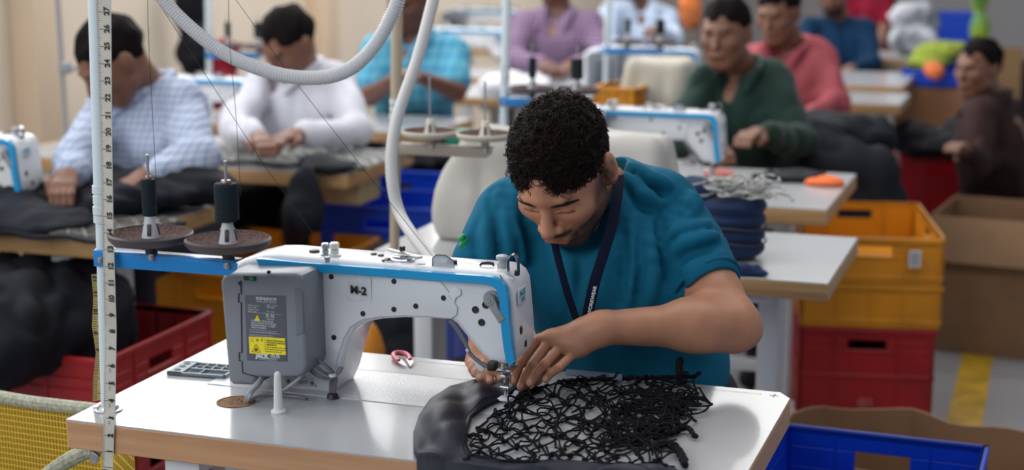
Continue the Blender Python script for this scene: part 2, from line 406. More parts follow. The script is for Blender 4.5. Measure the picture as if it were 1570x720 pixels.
tag(tape, 'yellow marking tape stuck on the grey floor beside the cartons', 'floor tape')
# ------------------------------------------------------------------ tables
def table(label, x0, x1, y0, y1, th=.04, edge=EDGE2, legs=(.16, .16), group=None, z=.76):
    t = thing('sewing_table', label, 'table', ((x0+x1)/2, (y0+y1)/2, 0), group)
    m = MB(); m.box(((x0+x1)/2, (y0+y1)/2, z-.0015-th/2), (x1-x0, y1-y0, th-.003), bev=.002); m.mi = 1
    m.box(((x0+x1)/2, (y0+y1)/2, z-.0015), (x1-x0-.002, y1-y0-.002, .003), bev=.001, seg=1)
    m.build('tabletop', [edge, WHITE], t)
    ym = (y0+y1)/2
    for s, xx in ((0, x0+legs[0]), (1, x1-legs[1])):
        l = MB(); l.box((xx, ym, (z-th)/2+.02), (.05, .10, z-th-.04), bev=.006); l.box((xx, ym, z-th-.012), (.05, (y1-y0)*.86, .024), bev=.003)
        l.box((xx, ym, .02), (.06, (y1-y0)*.95, .04), bev=.008); l.build('leg', STEELW, t)
    MB().box(((x0+legs[0]+x1-legs[1])/2, ym+.03, .22), (x1-x0-legs[0]-legs[1], .05, .03), bev=.004).build('crossbar', STEELW, t)
    return t
TX0, TX1, TY0, TY1 = -1.403, -.368, 1.968, 2.468
t = thing('sewing_table', 'white-topped sewing table in the foreground under the large sewing machine', 'table', ((TX0+TX1)/2, (TY0+TY1)/2, 0))
m = MB(); hole = G(362, 616)
m.prism([(TX0, TY0+.004), (TX0+.004, TY0), (TX1-.004, TY0), (TX1, TY0+.004), (TX1, TY1-.03), (TX1-.02, TY1), (TX0+.004, TY1), (TX0, TY1-.004)], 'Z', .714, .7575, bev=.0015, seg=1); m.mi = 1
m.prism([(TX0+.001, TY0+.001), (TX1-.001, TY0+.001), (TX1-.001, TY1-.03), (TX1-.021, TY1-.001), (TX0+.001, TY1-.001)], 'Z', .7575, .76)
# printed scale along the rear edge
m.mi = 2
for i in range(150):
    x = TX1-.05-i*.004; m.box((x, TY1-.022, .7602), (.0009, .006 if i % 5 == 0 else .003, .0003))
for k, px in ((1, 1187),):
    p = G(px, 606-1.5*(1-k)); m.box((p[0], p[1], .7602), (.002, .016, .0004)); m.box((p[0], p[1], .7602), (.014, .002, .0004))
m.build('tabletop', [EDGE, WHITE, mat('scale_print', (.35, .33, .3), .6)], t)
for xx in (-1.215, -.53):
    l = MB(); l.box((xx, 2.2, .36), (.045, .09, .68), bev=.006); l.box((xx, 2.2, .70), (.06, .42, .028), bev=.003); l.box((xx, 2.22, .02), (.07, .5, .04), bev=.01); l.build('leg', STEELW, t)
MB().box((-.87, 2.28, .2), (.66, .05, .03), bev=.004).build('crossbar', STEELW, t)
c = MB(); c.lathe([(.0, .7602), (.030, .7602), (.031, .7612), (.027, .7614), (.026, .7606), (.0, .7606)], (hole[0], hole[1], 0), cap=False); c.mi = 1
for k in range(7):
    a = k*.9; c.box((hole[0]+.012*math.cos(a), hole[1]+.012*math.sin(a), .7608), (.012, .0012, .0006), (0, 0, a))
c.build('cable_hole', [mat('raw_board', (.34, .17, .08), .9, var=.4, vscale=90), BLK], t)
# ------------------------------------------------------------------ the sewing machine
YF, YB = 2.225, 2.318; NP = np.array(G(776, 611, .765)); NP[2] = .76
def vz(p, Y=YF): q = V(p[0], p[1], Y); return (q[0], q[2])
mc = thing('sewing_machine', 'large white sewing machine with blue stripe on the foreground table', 'sewing machine', tuple(NP))
out = [(349, 590), (343, 430), (346, 410), (372, 397), (402, 390), (425, 390), (520, 398), (600, 405), (700, 413), (757, 417), (770, 420), (780, 428), (786, 440), (789, 470), (793, 520), (792, 545), (786, 556), (770, 560), (748, 557), (738, 545), (715, 518), (698, 497), (690, 491), (660, 489), (620, 488), (585, 490), (562, 494), (546, 503), (535, 518), (527, 545), (518, 580), (507, 605)]
b = MB(); b.prism([vz(p) for p in out], 'Y', YF, YB, bev=.011, seg=4); body = b.build('machine_body', MWHITE, mc, smooth=40)
s = MB(); Q = [((399, 394), (404, 406)), ((413, 394.5), (414, 407)), ((470, 400), (470, 412.5)), ((600, 409.5), (600, 421.5)), ((700, 417), (700, 429)), ((745, 420), (745, 432)), ((760, 422), (757, 434.5)), ((772, 427.5), (765, 440)), ((780, 439), (769.5, 452)), ((783.5, 460), (771.5, 470)), ((785, 490), (772.5, 495)), ((788, 520), (776, 525)), ((792, 545), (780, 549)), ((793, 552), (786, 556))]
s.grid(lambda u, v: (lambda a, b, f: [a[0]+(b[0]-a[0])*f, YF-.0022, a[1]+(b[1]-a[1])*f])(vz(Q[round(u*13)][0]), vz(Q[round(u*13)][1]), v), 14, 2, thick=.012)
s.build('blue_stripe', STRIPE, mc, smooth=60)
s = MB(); po = [(470, 588), (470, 415), (600, 425), (676, 431.5), (684, 440), (694, 456), (702, 471), (701, 482), (693, 487), (660, 484), (620, 483), (580, 485), (556, 489), (538, 500), (528, 517), (518, 548), (510, 585)]
s.prism([vz(p) for p in po], 'Y', YF-.003, YF+.003, bev=.0012, seg=2)
s.prism([vz(p) for p in [(687, 452), (693, 443), (700, 440), (707, 443), (708, 451), (700, 456), (697, 464)]], 'Y', YF-.003, YF+.003, bev=.001)
s.build('side_cover', MWHITE, mc)
s = MB(); s.prism([vz(p) for p in [(766, 421), (771, 428), (774, 470), (776, 520), (782, 552), (780, 552), (774.6, 520), (772.6, 470), (769.6, 429)]], 'Y', YF-.0006, YF+.002); s.build('face_seam', GDARK, mc, smooth=0)
for p in [(508, 424), (604, 431), (556.5, 480.5), (604, 474), (637.5, 469), (680, 456.5), (512, 517)]:
    q = V(*p, YF-.003); s = MB(); s.lathe([(.0, -.001), (.0042, -.001), (.0046, .001), (.0046, .003)], q, 'Y', 16); s.box((q[0], q[1]-.0012, q[2]), (.006, .0006, .001), (0, .6, 0)); s.build('cover_screw', BLK, mc)
for p, r in [((729, 474.5), .0058), ((745, 467), .0062), ((738.5, 494), .0058), ((705.5, 447), .002)]:
    q = V(*p, YF); s = MB(); s.lathe([(0, -.0006), (r*.8, -.0007), (r, -.0009), (r*1.05, .002)], q, 'Y', 20); s.build('access_hole', BLK, mc)
# right-hand end: oval windows, oil cap, badge
xe = vz((790, 480))[0]
def endp(px, py, X): r = ray(px, py); return CAM+r*(X/r[0])
for p, sx_, sz in [((800, 506), .0062, .0125), ((807, 526), .005, .011)]:
    q = endp(p[0], p[1], xe+.0040); s = MB(); s.lathe([(.0, .0005), (.5, .0), (.62, -.004)], (0, 0, 0), 'X', 18)
    for v in s.bm.verts: v.co = Vector((q[0]+v.co.x, q[1]+v.co.y*sx_*1.6, q[2]+v.co.z*sz))
    s.build('oval_window', BLK, mc)
q = endp(800, 452, xe+.0012); s = MB(); s.box(q, (.002, .034, .026), bev=.0009); bd = s.build('badge', mat('badge_silver', (.62, .66, .70), .3), mc)
s = MB(); s.text('JACK', (q[0]+.0013, q[1], q[2]+.004), .0115, (0, 1, 0), (0, 0, 1), bold=.0004); s.text('杰克', (q[0]+.0013, q[1]+.002, q[2]-.006), .008, (0, 1, 0), (0, 0, 1)); s.build('badge_print', LOGOB, bd)
q = endp(790, 418, xe-.004); s = MB(); s.lathe([(0, .004), (.004, .004), (.005, 0)], q, 'X', 14); s.build('oil_cap', BLK, mc)
# lifting lever
a = V(755, 457, YF); s = MB(); s.lathe([(0, -.017), (.008, -.017), (.0095, -.015), (.0095, -.006), (.013, -.006), (.013, -.001)], a, 'Y', 20)
b2 = V(772, 486, YF)
s.prism([(a[0]-.004, a[2]-.006), (a[0]+.009, a[2]+.003), (a[0]+.014, a[2]-.010), (b2[0]+.008, b2[2]+.001), (b2[0]-.002, b2[2]-.007)], 'Y', YF-.016, YF-.009, bev=.002)
lv = s.build('presser_lever', mat('lever_grey', (.30, .31, .33), .35, .3), mc); s = MB(); s.lathe([(0, -.0185), (.0035, -.0185), (.004, -.017)], a, 'Y', 6); s.build('lever_bolt', STEEL, lv)
# needle end
nb = np.array(G(776, 611, .765)); yn = nb[1]; xn = nb[0]; zb = .765
s = MB(); s.box((xn-.001, yn-.004, zb+.0515), (.034, .034, .005), bev=.002); s.build('bottom_plate', CHROME, mc)
s = MB(); q = V(755.5, 560, YF-.004); s.box(q, (.013, .018, .014), bev=.002); s.build('sensor_block', BLK, mc)
s = MB(); s.cyl((xn-.001, yn-.006, zb+.060), (xn-.001, yn-.006, zb+.022), .0052); s.box((xn-.001, yn-.008, zb+.036), (.011, .010, .012), bev=.0015); s.cyl((xn+.008, yn-.010, zb+.022), (xn-.006, yn-.010, zb+.022), .003); s.build('presser_bar', CHROME, mc)
s = MB(); s.cyl((xn+.002, yn+.006, zb+.060), (xn+.002, yn+.006, zb+.034), .0038); s.box((xn+.002, yn+.006, zb+.032), (.008, .008, .012), bev=.001); s.cyl((xn+.002, yn+.004, zb+.026), (xn+.002, yn+.004, zb+.002), .0009, .0004, 8); s.build('needle_bar', CHROME, mc)
s = MB(); s.box((xn, yn-.004, zb+.0145), (.007, .010, .017), bev=.001); s.build('foot_shank', CHROME, mc)
s = MB()
s.prism([(xn-.010, yn-.014), (xn+.002, yn-.016), (xn+.011, yn-.012), (xn+.014, yn+.010), (xn+.010, yn+.014), (xn+.006, yn+.012), (xn+.004, yn), (xn-.002, yn), (xn-.003, yn+.012), (xn-.008, yn+.012)], 'Z', zb, zb+.0045, bev=.0012)
s.box((xn+.012, yn+.012, zb+.006), (.008, .005, .010), (0, .4, 0), bev=.0015)
s.build('presser_foot', mat('foot_white', (.78, .80, .84), .35), mc)
# fittings on the top
def top(px, py, h=.0): r = ray(px, py); z = .76+.2225+h; return CAM+r*((z-CH)/r[2])
def post(px, r, h, m_, name='tension_post'):
    q = top(px, 391+(px-500)*.07); s = MB(); s.lathe([(r*1.5, -.004), (r*1.5, .003), (r, .004), (r, h*.45), (r*.6, h*.5), (r*1.1, h*.55), (r*1.15, h*.9), (r*.9, h), (0, h)], q, 'Z', 18)
    s.build(name, m_, mc)
post(499, .0058, .020, CHROME); post(513, .0072, .022, mat('bobbin_pale', (.75, .74, .68), .25, .2), 'thread_bobbin')
q = top(502, 399); s = MB(); s.lathe([(0, -.003), (.004, -.003), (.004, .002), (.0055, .003), (.0055, .006), (0, .0065)], q, 'Z', 8); s.build('guide_stud', STEEL, mc)
q = top(482, 386); s = MB(); s.lathe([(0, -.003), (.009, -.003), (.009, .003), (.007, .004), (0, .004)], q, 'Z', 16); s.build('oil_plug', BLK, mc)
q = top(618, 397); s = MB(); s.lathe([(0, -.004), (.020, -.004), (.020, .001), (.017, .003), (.017, .006), (.014, .007), (0, .007)], q, 'Z', 28); bw = s.build('bobbin_winder', CHROME, mc)
s = MB(); s.box((q[0]-.004, q[1], q[2]+.011), (.052, .010, .0025), (0, .06, -.35), bev=.001); s.box((q[0]+.026, q[1]-.010, q[2]+.008), (.018, .014, .004), (0, .1, -.4), bev=.0015); s.build('winder_arm', STEEL, bw)
s = MB(); s.box((q[0]-.001, q[1], q[2]+.017), (.008, .007, .008), bev=.0012); s.build('winder_knob', BLK, bw)
for px, py in ((573, 389), (584, 391), (590, 399), (594, 397)):
    q = top(px, py); s = MB(); s.lathe([(0, -.003), (.005, -.003), (.005, .0015), (0, .0022)], q, 'Z', 14); s.build('top_screw', BLK, mc)
for px, py in ((598, 402), (645, 405)):
    q = top(px, py); s = MB(); s.tube([(q[0]-.008, q[1], q[2]+.001), (q[0]-.004, q[1]-.004, q[2]+.0015), (q[0]+.004, q[1]-.004, q[2]+.0015), (q[0]+.008, q[1], q[2]+.001)], .0012, 6); s.build('wire_clip', STEEL, mc)
q = top(679, 407); x0, z0 = q[0], q[2]-.002; s = MB()
s.prism([(x0-.017, z0), (x0-.017, z0+.013), (x0-.012, z0+.018), (x0+.004, z0+.019), (x0+.012, z0+.016), (x0+.017, z0+.010), (x0+.020, z0)], 'Y', q[1]-.001, q[1]+.001, bev=.0004); s.build('thread_guard', mat('guard_clear', (.42, .44, .48), .15, alpha=.75), mc)
s = MB(); s.tube([(x0-.017, q[1]-.001, z0), (x0-.017, q[1]-.001, z0+.013), (x0-.011, q[1]-.001, z0+.0185), (x0+.005, q[1]-.001, z0+.019), (x0+.020, q[1]-.001, z0+.010)], .0008, 6); s.build('guard_wire', BLK, mc)
for px, py in ((690, 401), (697, 403)):
    q = top(px, py); s = MB(); s.lathe([(0, -.003), (.005, -.003), (.0045, .003), (.0035, .0045), (0, .0045)], q, 'Z', 8); s.build('top_screw', BLK, mc)
q = top(746, 407); s = MB(); s.tube([(q[0]-.010, q[1]-.003, q[2]), (q[0]-.008, q[1], q[2]+.003), (q[0]+.002, q[1]+.002, q[2]+.004), (q[0]+.010, q[1]+.002, q[2]+.0035), (q[0]+.012, q[1]-.001, q[2]+.001)], [.002, .0022, .0028, .0024, .0018], 8); s.build('thread_eyelet', BLK, mc)
q = top(770, 408); s = MB(); s.lathe([(0, -.006), (.0082, -.006), (.0082, .006), (.0062, .008), (.0062, .011), (.0098, .012), (.0098, .0165), (.007, .018), (0, .018)], q, 'Z', 20); s.build('pressure_knob', mat('knob_grey', (.36, .37, .40), .4, .2), mc)
q = top(786, 412); s = MB(); lp = [(-.008, -.008), (-.0085, .012), (-.006, .020), (0, .024), (.006, .022), (.0095, .014), (.010, -.010)]
s.grid(lambda u, v: (q[0]+lp[round(u*6)][0], q[1]-.006+.012*v, q[2]+lp[round(u*6)][1]), 7, 2, thick=.0012); s.build('lever_guard', CHROME, mc, smooth=60)
# take-up cables curving along the head
s = MB()
for k in range(3):
    s.tube([V(x, y, YF-.002-.001*k) for x, y in ((688+k*2, 491), (700+k*2, 506), (712+k*1.6, 526), (719+k, 540))], .0017, 6)
s.tube([V(x, y, YF-.003) for x, y in ((719, 540), (728, 549), (737, 556), (748, 562))], .0032, 8); s.build('sensor_cable', CABLE, mc)
s = MB(); s.box(V(717.5, 536, YF-.004), (.006, .010, .004), (0, .7, 0), bev=.001); s.build('cable_clip', PRW, mc)
s = MB(); s.prism([vz(p, YF-.002) for p in [(722, 543), (733, 556), (743, 564), (741, 570), (734, 568), (727, 556)]], 'Y', YF-.003, YF+.001, bev=.0008); s.build('knife_guard', PRW, mc)
# bed
s = MB(); xl, xr = vz((520, 600))[0]-.02, NP[0]+.075
s.prism([(xl-.21, 2.205), (xr, 2.205), (xr, 2.362), (xl-.21, 2.362)], 'Z', .7595, .7612); s.build('bed_plate', MBED, mc)
s = MB(); s.box(((xl+xr)/2-.1, 2.3635, .7603), (xr-xl+.22, .0022, .0012)); s.build('bed_gap', mat('gap_dark', (.03, .04, .035), .8), mc)
# motor cover
YM = 2.152
mo = MB(); mo.prism([vz(p, YM) for p in [(337, 432), (341, 423), (350, 418), (452, 419), (461, 423), (465, 432), (470, 560), (466, 572), (457, 579), (392, 579), (391, 591), (357, 590), (350, 584)]], 'Y', YM, YF+.004, bev=.007, seg=3)
mo = mo.build('motor_cover', GBOX, mc, smooth=40)
s = MB(); gp = [(369, 430), (370, 450), (366, 450), (366, 463), (370, 463), (371, 540), (367, 540), (367, 553), (371, 553), (372, 571), (392, 577)]
s.tube([V(x, y, YM-.0002) for x, y in gp], .0012, 5); s.build('hinge_gap', BLK, mo)
s = MB(); s.prism([vz(p, YM) for p in [(452, 440), (464, 446), (466, 510), (455, 515)]], 'Y', YM-.0012, YM+.002, bev=.001); s.build('side_panel', mat('motor_grey_dark', (.15, .16, .19), .45), mo)
s = MB(); q = V(383, 426, YM-.001); s.box(q, (.021, .003, .008), bev=.001, rot=(0, 0, 0)); s.mi = 1; s.box((q[0]+.004, q[1]-.002, q[2]), (.007, .002, .004)); s.build('status_window', [BLK, GREENP], mo)
for p in ((412, 417), (368, 434)):
    s = MB(); s.lathe([(0, -.001), (.003, -.001), (.003, .002)], V(*p, YM-.0005), 'Y', 12); s.build('cover_screw', BLK, mo)
s = MB(); s.prism([vz(p, YM) for p in [(375.5, 452), (438, 453), (441, 554), (379, 552)]], 'Y', YM-.0008, YM+.001, bev=.0003); lab = s.build('rating_label', GDARK, mo)
RX, UZ = (1, 0, .012), (0, 0, 1)
def tx(mb, body, px, py, size, al='CENTER', bold=0): mb.text(body, V(px, py, YM-.0011), size, RX, UZ, .0003, al, bold)
s = MB()
tx(s, '电源电机铭牌', 408, 458.5, .0062, bold=.0001); tx(s, 'POWER SUPPLY MOTOR', 408, 463, .0032)
for r_, y in enumerate((467.5, 470.7, 474, 477.2)):
    tx(s, ['MODEL: JK-513', 'VOLT: 220V', 'POWER: 550W', 'SPEED: 5000'][r_], 380, y, .0030, 'LEFT'); tx(s, ['型号: AC220V', '频率: 50Hz', '', '出厂: 2016'][r_], 409, y, .0030, 'LEFT')
for y in (480.2, 510.5): q = V(408, y, YM-.0011); s.box(q, (.055, .0002, .0003), (0, -.012, 0))
tx(s, '危 险', 414, 484.5, .0072); tx(s, 'WARNING', 414, 489.5, .0028)
for r_, y in enumerate((491, 494.5, 498, 501.4)):
    tx(s, ['打开机器前, 请先关闭电源', '等待五分钟后方可打开电机盖', '请勿接触带电部件, 小心触电', '机器必须可靠接地'][r_], 385, y, .0034, 'LEFT')
for r_, y in enumerate((504.6, 507.3, 511.9, 514)):
    tx(s, ['Hazardous voltage will cause injury. Turn off main switch', 'and wait for at least 5 minutes before opening this cover.', 'Keep hands away from all moving parts while in use', 'Ground the machine before connecting power'][r_], 382, y, .0021, 'LEFT')
tx(s, 'JACK', 402, 545.5, .0095, bold=.0007); tx(s, '杰克', 422, 545.3, .0085, bold=.0002); tx(s, '新杰克缝纫机股份有限公司', 411, 549.6, .0028); tx(s, 'JACK SEWING MACHINE CO.,LTD.', 411, 552, .0020)
s.build('label_print', PRW, lab, smooth=0, recalc=False)
s = MB(); s.prism([vz(p, YM) for p in [(382, 515.5), (437.5, 518), (438.8, 543.5), (383.3, 541)]], 'Y', YM-.0014, YM)
s.prism([vz(p, YM) for p in [(390.5, 491), (395, 482), (399.5, 491)]], 'Y', YM-.0014, YM); yl = s.build('warning_label', YEL, lab, smooth=0)
s = MB()
def tri(c, h):
    q = V(*c, YM-.0017); s.tube([(q[0]-h*.58, q[1], q[2]-h*.4), (q[0], q[1], q[2]+h*.6), (q[0]+h*.58, q[1], q[2]-h*.4)], h*.045, 4, closed=True, cap=False)
tri((392.5, 534.5), .0125); tri((386.5, 521), .0048); s.text('!', V(395, 488, YM-.0017), .0055, RX, UZ, .0002)
q = V(392.5, 535, YM-.0017)
for k in range(4): s.box((q[0]+(k-1.5)*.0012, q[1], q[2]+.0003*(k % 2)), (.0007, .0003, .0035))
s.box((q[0], q[1], q[2]-.002), (.005, .0003, .0016)); s.box(V(406.5, 529.5, YM-.0016), (.0003, .0003, .022))
for px, w in ((394.5, '高'), (401.5, '压')): s.text(w, V(px, 521.3, YM-.0016), .0046, RX, UZ, .0002)
for r_, y in enumerate((521.5, 524.8, 528.1, 531.4, 534.7, 538)):
    s.text(['高压危险 通电时请勿打开', '电源关闭后五分钟内请勿', '触摸内部元件', 'Do not open the cover within', 'five minutes after the power', 'has been switched off'][r_], V(408.5, y, YM-.0016), .0030, RX, UZ, .0002, 'LEFT')
s.build('warning_print', PRB, yl, smooth=0, recalc=False)
# small plate at the foot of the body
s = MB(); s.prism([vz(p, YF) for p in [(437, 576), (482, 578), (485, 592), (441, 590)]], 'Y', YF-.0035, YF, bev=.001); pl = s.build('serial_plate', mat('plate_grey', (.46, .47, .48), .4), mc)
s = MB()
for k in range(9): s.box(V(458+k*1.7, 585, YF-.0037), (.0008, .0003, .006))
for p in ((444, 583), (480, 586)): s.lathe([(0, -.0045), (.003, -.0045), (.003, -.003)], V(*p, YF), 'Y', 10)
s.build('plate_print', GDARK, pl)
MACHINE = mc
# loose items belonging to this machine only
cb = thing('cable_bundle', 'grey cables looped from the motor cover down into the round table hole', 'cable', tuple(G(372, 620)))
s = MB()
cab = [[(465, 548, 2.20), (480, 549, 2.19), (500, 560, 2.195), (512, 573, 2.20), (511, 588, 2.205), (510, 602, 2.205)], [(466, 552, 2.20), (478, 556, 2.185), (495, 570, 2.19), (508, 576, 2.20), (507, 588, 2.205), (507, 602, 2.205)],
       [(467, 556, 2.20), (474, 562, 2.185), (490, 576, 2.185), (506, 580, 2.195), (520, 570, 2.20), (525, 562, 2.205)], [(467, 560, 2.20), (484, 574, 2.19), (502, 580, 2.20), (515, 574, 2.2), (521, 562, 2.205)],
       [(466, 546, 2.20), (486, 550, 2.19), (504, 566, 2.19), (515, 578, 2.2), (514, 590, 2.205), (513, 602, 2.205)]]
def smooth_path(P, n=6):
    P = [np.array(p, float) for p in P]; o = []
    for i in range(len(P)-1):
        p0, p1, p2, p3 = P[max(i-1, 0)], P[i], P[i+1], P[min(i+2, len(P)-1)]
        for k in range(n):
            t = k/n; o.append(.5*((2*p1)+(p2-p0)*t+(2*p0-5*p1+4*p2-p3)*t*t+(3*p1-p0-3*p2+p3)*t**3))
    o.append(P[-1]); return o
for c in cab: s.tube(smooth_path([V(*p) for p in c]), .0026, 8)
s.build('looped_cable', CABLE, cb)
s = MB(); h = G(376, 618, .757)
s.tube(smooth_path([V(402, 577, 2.17), V(397, 585, 2.14), V(386, 597, 2.13), V(380, 608, 2.125), h]), .0042, 10)
s.tube(smooth_path([V(466, 560, 2.19), V(462, 576, 2.16), V(446, 590, 2.15), G(425, 602, .766), G(396, 607, .765), G(382, 614, .764), h+np.array([.003, 0, 0])]), .0028, 8)
s.tube(smooth_path([V(404, 578, 2.17), V(399, 588, 2.145), V(388, 600, 2.13), V(382, 610, 2.12), h+np.array([.004, -.002, 0])]), .0025, 8)
s.build('power_cable', mat('cable_light', (.30, .31, .34), .45), cb)
s = MB(); s.tube(smooth_path([G(425, 605, .7635), G(445, 607, .7635), G(462, 609, .7635), G(470, 611, .763)]), [.0025]*18+[.003], 8); s.build('cable_tie', CABLE, cb)
s = MB(); q = V(510, 575, 2.19); s.lathe([(.006, -.002), (.0066, 0), (.006, .002)], q, 'Z', 12); s.build('cable_strap', PRW, cb); q = V(510, 602, 2.20); s = MB(); s.cyl((q[0], q[1], .762), (q[0], q[1], .768), .010, .008); s.build('cable_foot', BLK, cb)
q = V(552, 446, YF-.0035); stk = MB()
stk.grid(lambda u, v: (q[0]-.022+.042*u, YF-.0036-.0008*math.sin(u*9)*v-.0015*v*(u > .85), q[2]-.017+.036*v+.003*u), 12, 5, thick=.0003); stk.mi = 1
stk.text('M-2', (q[0]-.002, YF-.0062, q[2]+.001), .0175, (1, 0, -.06), (0, 0, 1), .0003, bold=.0007)
tag(stk.build('sticker', [mat('sticker_paper', (.70, .70, .72), .6, var=.12, vscale=60), PRB], org=tuple(q)), 'worn white paper sticker marked M on the side of the large machine', 'sticker')
# white spool pin on the table
q = G(427, 632); s = MB(); s.lathe([(0, 0), (.0115, 0), (.012, .002), (.011, .0045), (.0075, .006), (.0072, .010), (.0068, .020), (.0055, .058), (.0048, .063), (.003, .0655), (0, .066)], q, 'Z', 24)
tag(s.build('knee_pin', mat('pin_white', (.68, .68, .68), .35), org=tuple(q)), 'white plastic pin standing on the table before the motor cover', 'plastic pin')
# parts tray let into the table behind the motor
c0, cx, cy = G(256, 575), G(352, 582)-G(256, 575), G(305, 547)-G(256, 575)
tr = thing('bobbin_tray', 'grey compartment tray on the table beside the motor cover', 'tray', tuple(c0)); e1 = unit([cx[0], cx[1], 0]); e2 = np.array([-e1[1], e1[0], 0]); L1, L2 = .105, .068
def tp(a, b, h): p = c0+e1*a+e2*b; return (p[0], p[1], .7605+h)
s = MB(); cells = [(.030, .006, .026, .022), (.058, .006, .042, .022)]+[(.034+i*.017, .034+j*.015, .0145, .0125) for i in range(4) for j in range(2)]
def bx2(a, b, w, d, z0, z1): s.faces([tp(a, b, z0), tp(a+w, b, z0), tp(a+w, b+d, z0), tp(a, b+d, z0), tp(a, b, z1), tp(a+w, b, z1), tp(a+w, b+d, z1), tp(a, b+d, z1)], [(0, 1, 2, 3), (4, 5, 6, 7), (0, 1, 5, 4), (1, 2, 6, 5), (2, 3, 7, 6), (3, 0, 4, 7)])
bx2(0, 0, L1, L2, 0, .002)
for a, b, w, d in ((0, 0, L1, .004), (0, L2-.004, L1, .004), (0, 0, .026, L2), (L1-.004, 0, .004, L2), (.030, .029, L1-.03, .004), (.056, .004, .002, .026)): bx2(a, b, w, d, 0, .006)
for a, b, w, d in cells[2:]: bx2(a+w-.001, b, .0022, d, .002, .006); bx2(a, b+d, w, .002, .002, .006)
s.mi = 1
for a, b, w, d in cells: bx2(a, b, w-.002, d-.001, .002, .0023)
for b in (.016, .036, .054): p = tp(.012, b, .006); s.cyl(p, (p[0], p[1], p[2]+.0008), .0055)
s.build('tray_body', [mat('tray_grey', (.17, .22, .24), .45), mat('tray_dark', (.045, .06, .075), .6)], tr)
# thread snips
q = G(619, 556); sn = thing('thread_snips', 'small thread snips with pink handles on the table behind the machine', 'snips', tuple(q)); 
ax_, ay_ = unit(G(630, 570)-G(604, 540)), None; ay_ = np.cross([0, 0, 1], ax_)
def sp(a, b, h): p = q+ax_*a+ay_*b; return (p[0], p[1], .7612+h)
s = MB()
for k in (-1, 1): s.tube(smooth_path([sp(.006, k*.010, .004), sp(-.014, k*.013, .005), sp(-.034, k*.010, .006), sp(-.044, 0, .006)]), .0045, 8)
s.build('handle', mat('snips_pink', (.55, .08, .13), .4), sn)
s = MB()
for k in (-1, 1): s.faces([sp(.0, k*.004, .004), sp(.004, k*.014, .004), sp(.020, k*.012, .003), sp(.038, k*.003, .002), sp(.020, k*.003, .003), sp(.0, k*.004, .006), sp(.004, k*.014, .006), sp(.020, k*.012, .005), sp(.038, k*.003, .003), sp(.020, k*.003, .005)], [(0, 1, 2, 3, 4), (5, 6, 7, 8, 9), (0, 1, 6, 5), (1, 2, 7, 6), (2, 3, 8, 7), (3, 4, 9, 8), (4, 0, 5, 9)])
s.build('blade', CHROME, sn)
# ------------------------------------------------------------------ thread stand with two spools
YP = 2.03; st = thing('thread_stand', 'white thread stand pole with blue arm on the foreground table', 'thread stand', (V(166, 628, YP)[0], YP, .76))
pa, pb = V(166, 628, YP), V(148, 0, YP); dv = pb-pa
s = MB(); s.tube([(pa[0], YP, .7605), pa+dv*.2, pa+dv*.52], .0112, 18); s.tube([pa+dv*.5, pa+dv*1.25], .0128, 18); s.build('pole', PIPEW, st)
s = MB()
for k, z in enumerate((1.065, 1.078, 1.094, 1.110)): f = (z-.76)/dv[2]; p = pa+dv*f; s.tube([p-dv*.009, p+dv*.009], .0142+.0006*(k % 2), 18)
s.build('pole_joint', mat('joint_white', (.60, .66, .68), .4), st)
s = MB(); s.lathe([(0, 0), (.022, 0), (.022, .002), (.017, .003), (.014, .008), (0, .008)], (pa[0], YP, .7602), 'Z', 24); s.build('base_flange', STEEL, st)
al, ar = V(148, 395, YP-.012), V(362, 409, YP-.012)
s = MB(); L = ar[0]-al[0]; zc = al[2]; h = .0115
s.prism([(al[0]-.003, zc-.0125), (al[0]+.018, zc-.0125), (ar[0]-.012, zc-h+.001), (ar[0]+.002, zc-.001), (ar[0]+.004, zc+h-.002), (al[0]+.02, zc+h), (al[0]-.003, zc+.0125)], 'Y', YP-.016, YP-.013, bev=.0006)
s.box((al[0]+L/2+.006, YP-.001, zc+h-.0005), (L-.014, .026, .0025), bev=.0006); s.tube([(al[0]+.0085, YP, zc-.0125), (al[0]+.0085, YP, zc+.0125)], .0155, 18); s.build('spool_arm', BLUEP, st)
for p in ((155, 398), (233, 394), (349, 407)):
    q = V(*p, YP-.017); s = MB(); s.lathe([(0, -.006), (.0035, -.006), (.0035, -.003), (.0055, -.003), (.0055, .001)], q, 'Y', 6); s.build('arm_bolt', STEEL, st)
def spool_seat(px, zt, ptop, rad):
    q = V(px, 380, YP); x = q[0]; z = zc+h
    s = MB(); s.lathe([(0, 0), (.009, 0), (.010, .012), (.058, .018), (.0635, .024), (.0640, .030), (.0610, .0325), (.0600, .0300), (.050, .0235), (0, .021)], (x, YP, z), 'Z', 40); d = s.build('spool_dish', DISH, st)
    s = MB(); s.lathe([(0, .0215), (.050, .024), (.0595, .030), (.0597, .0315), (.050, .0262), (0, .0235)], (x, YP, z), 'Z', 40); s.build('felt_pad', PADM, d)
    s = MB(); s.lathe([(0, .022), (.0145, .022), (.0130, .030), (.0085, .052), (.0075, .057), (0, .057)], (x, YP, z), 'Z', 20); cn = s.build('spool_cone', CONE, st)
    s = MB()
    for k in range(4):
        a = k*math.pi/2-1.2; s.box((x+.0115*math.cos(a), YP+.0115*math.sin(a), z+.037), (.0028, .006, .018), (0, -.17, a), bev=.0006)
    s.build('cone_slot', DISH, cn)
    s = MB(); s.cyl((x, YP, z), (x, YP, ptop), .0022, None, 10); s.lathe([(.0022, 0), (.0028, .001), (.0022, .0022), (0, .0025)], (x, YP, ptop-.001), 'Z', 12); s.build('spool_pin', STEEL, st)
    return x, z+.057
x1, z1 = spool_seat(232, 0, 1.166, 0); x2, z2 = spool_seat(350, 0, 1.163, 0)
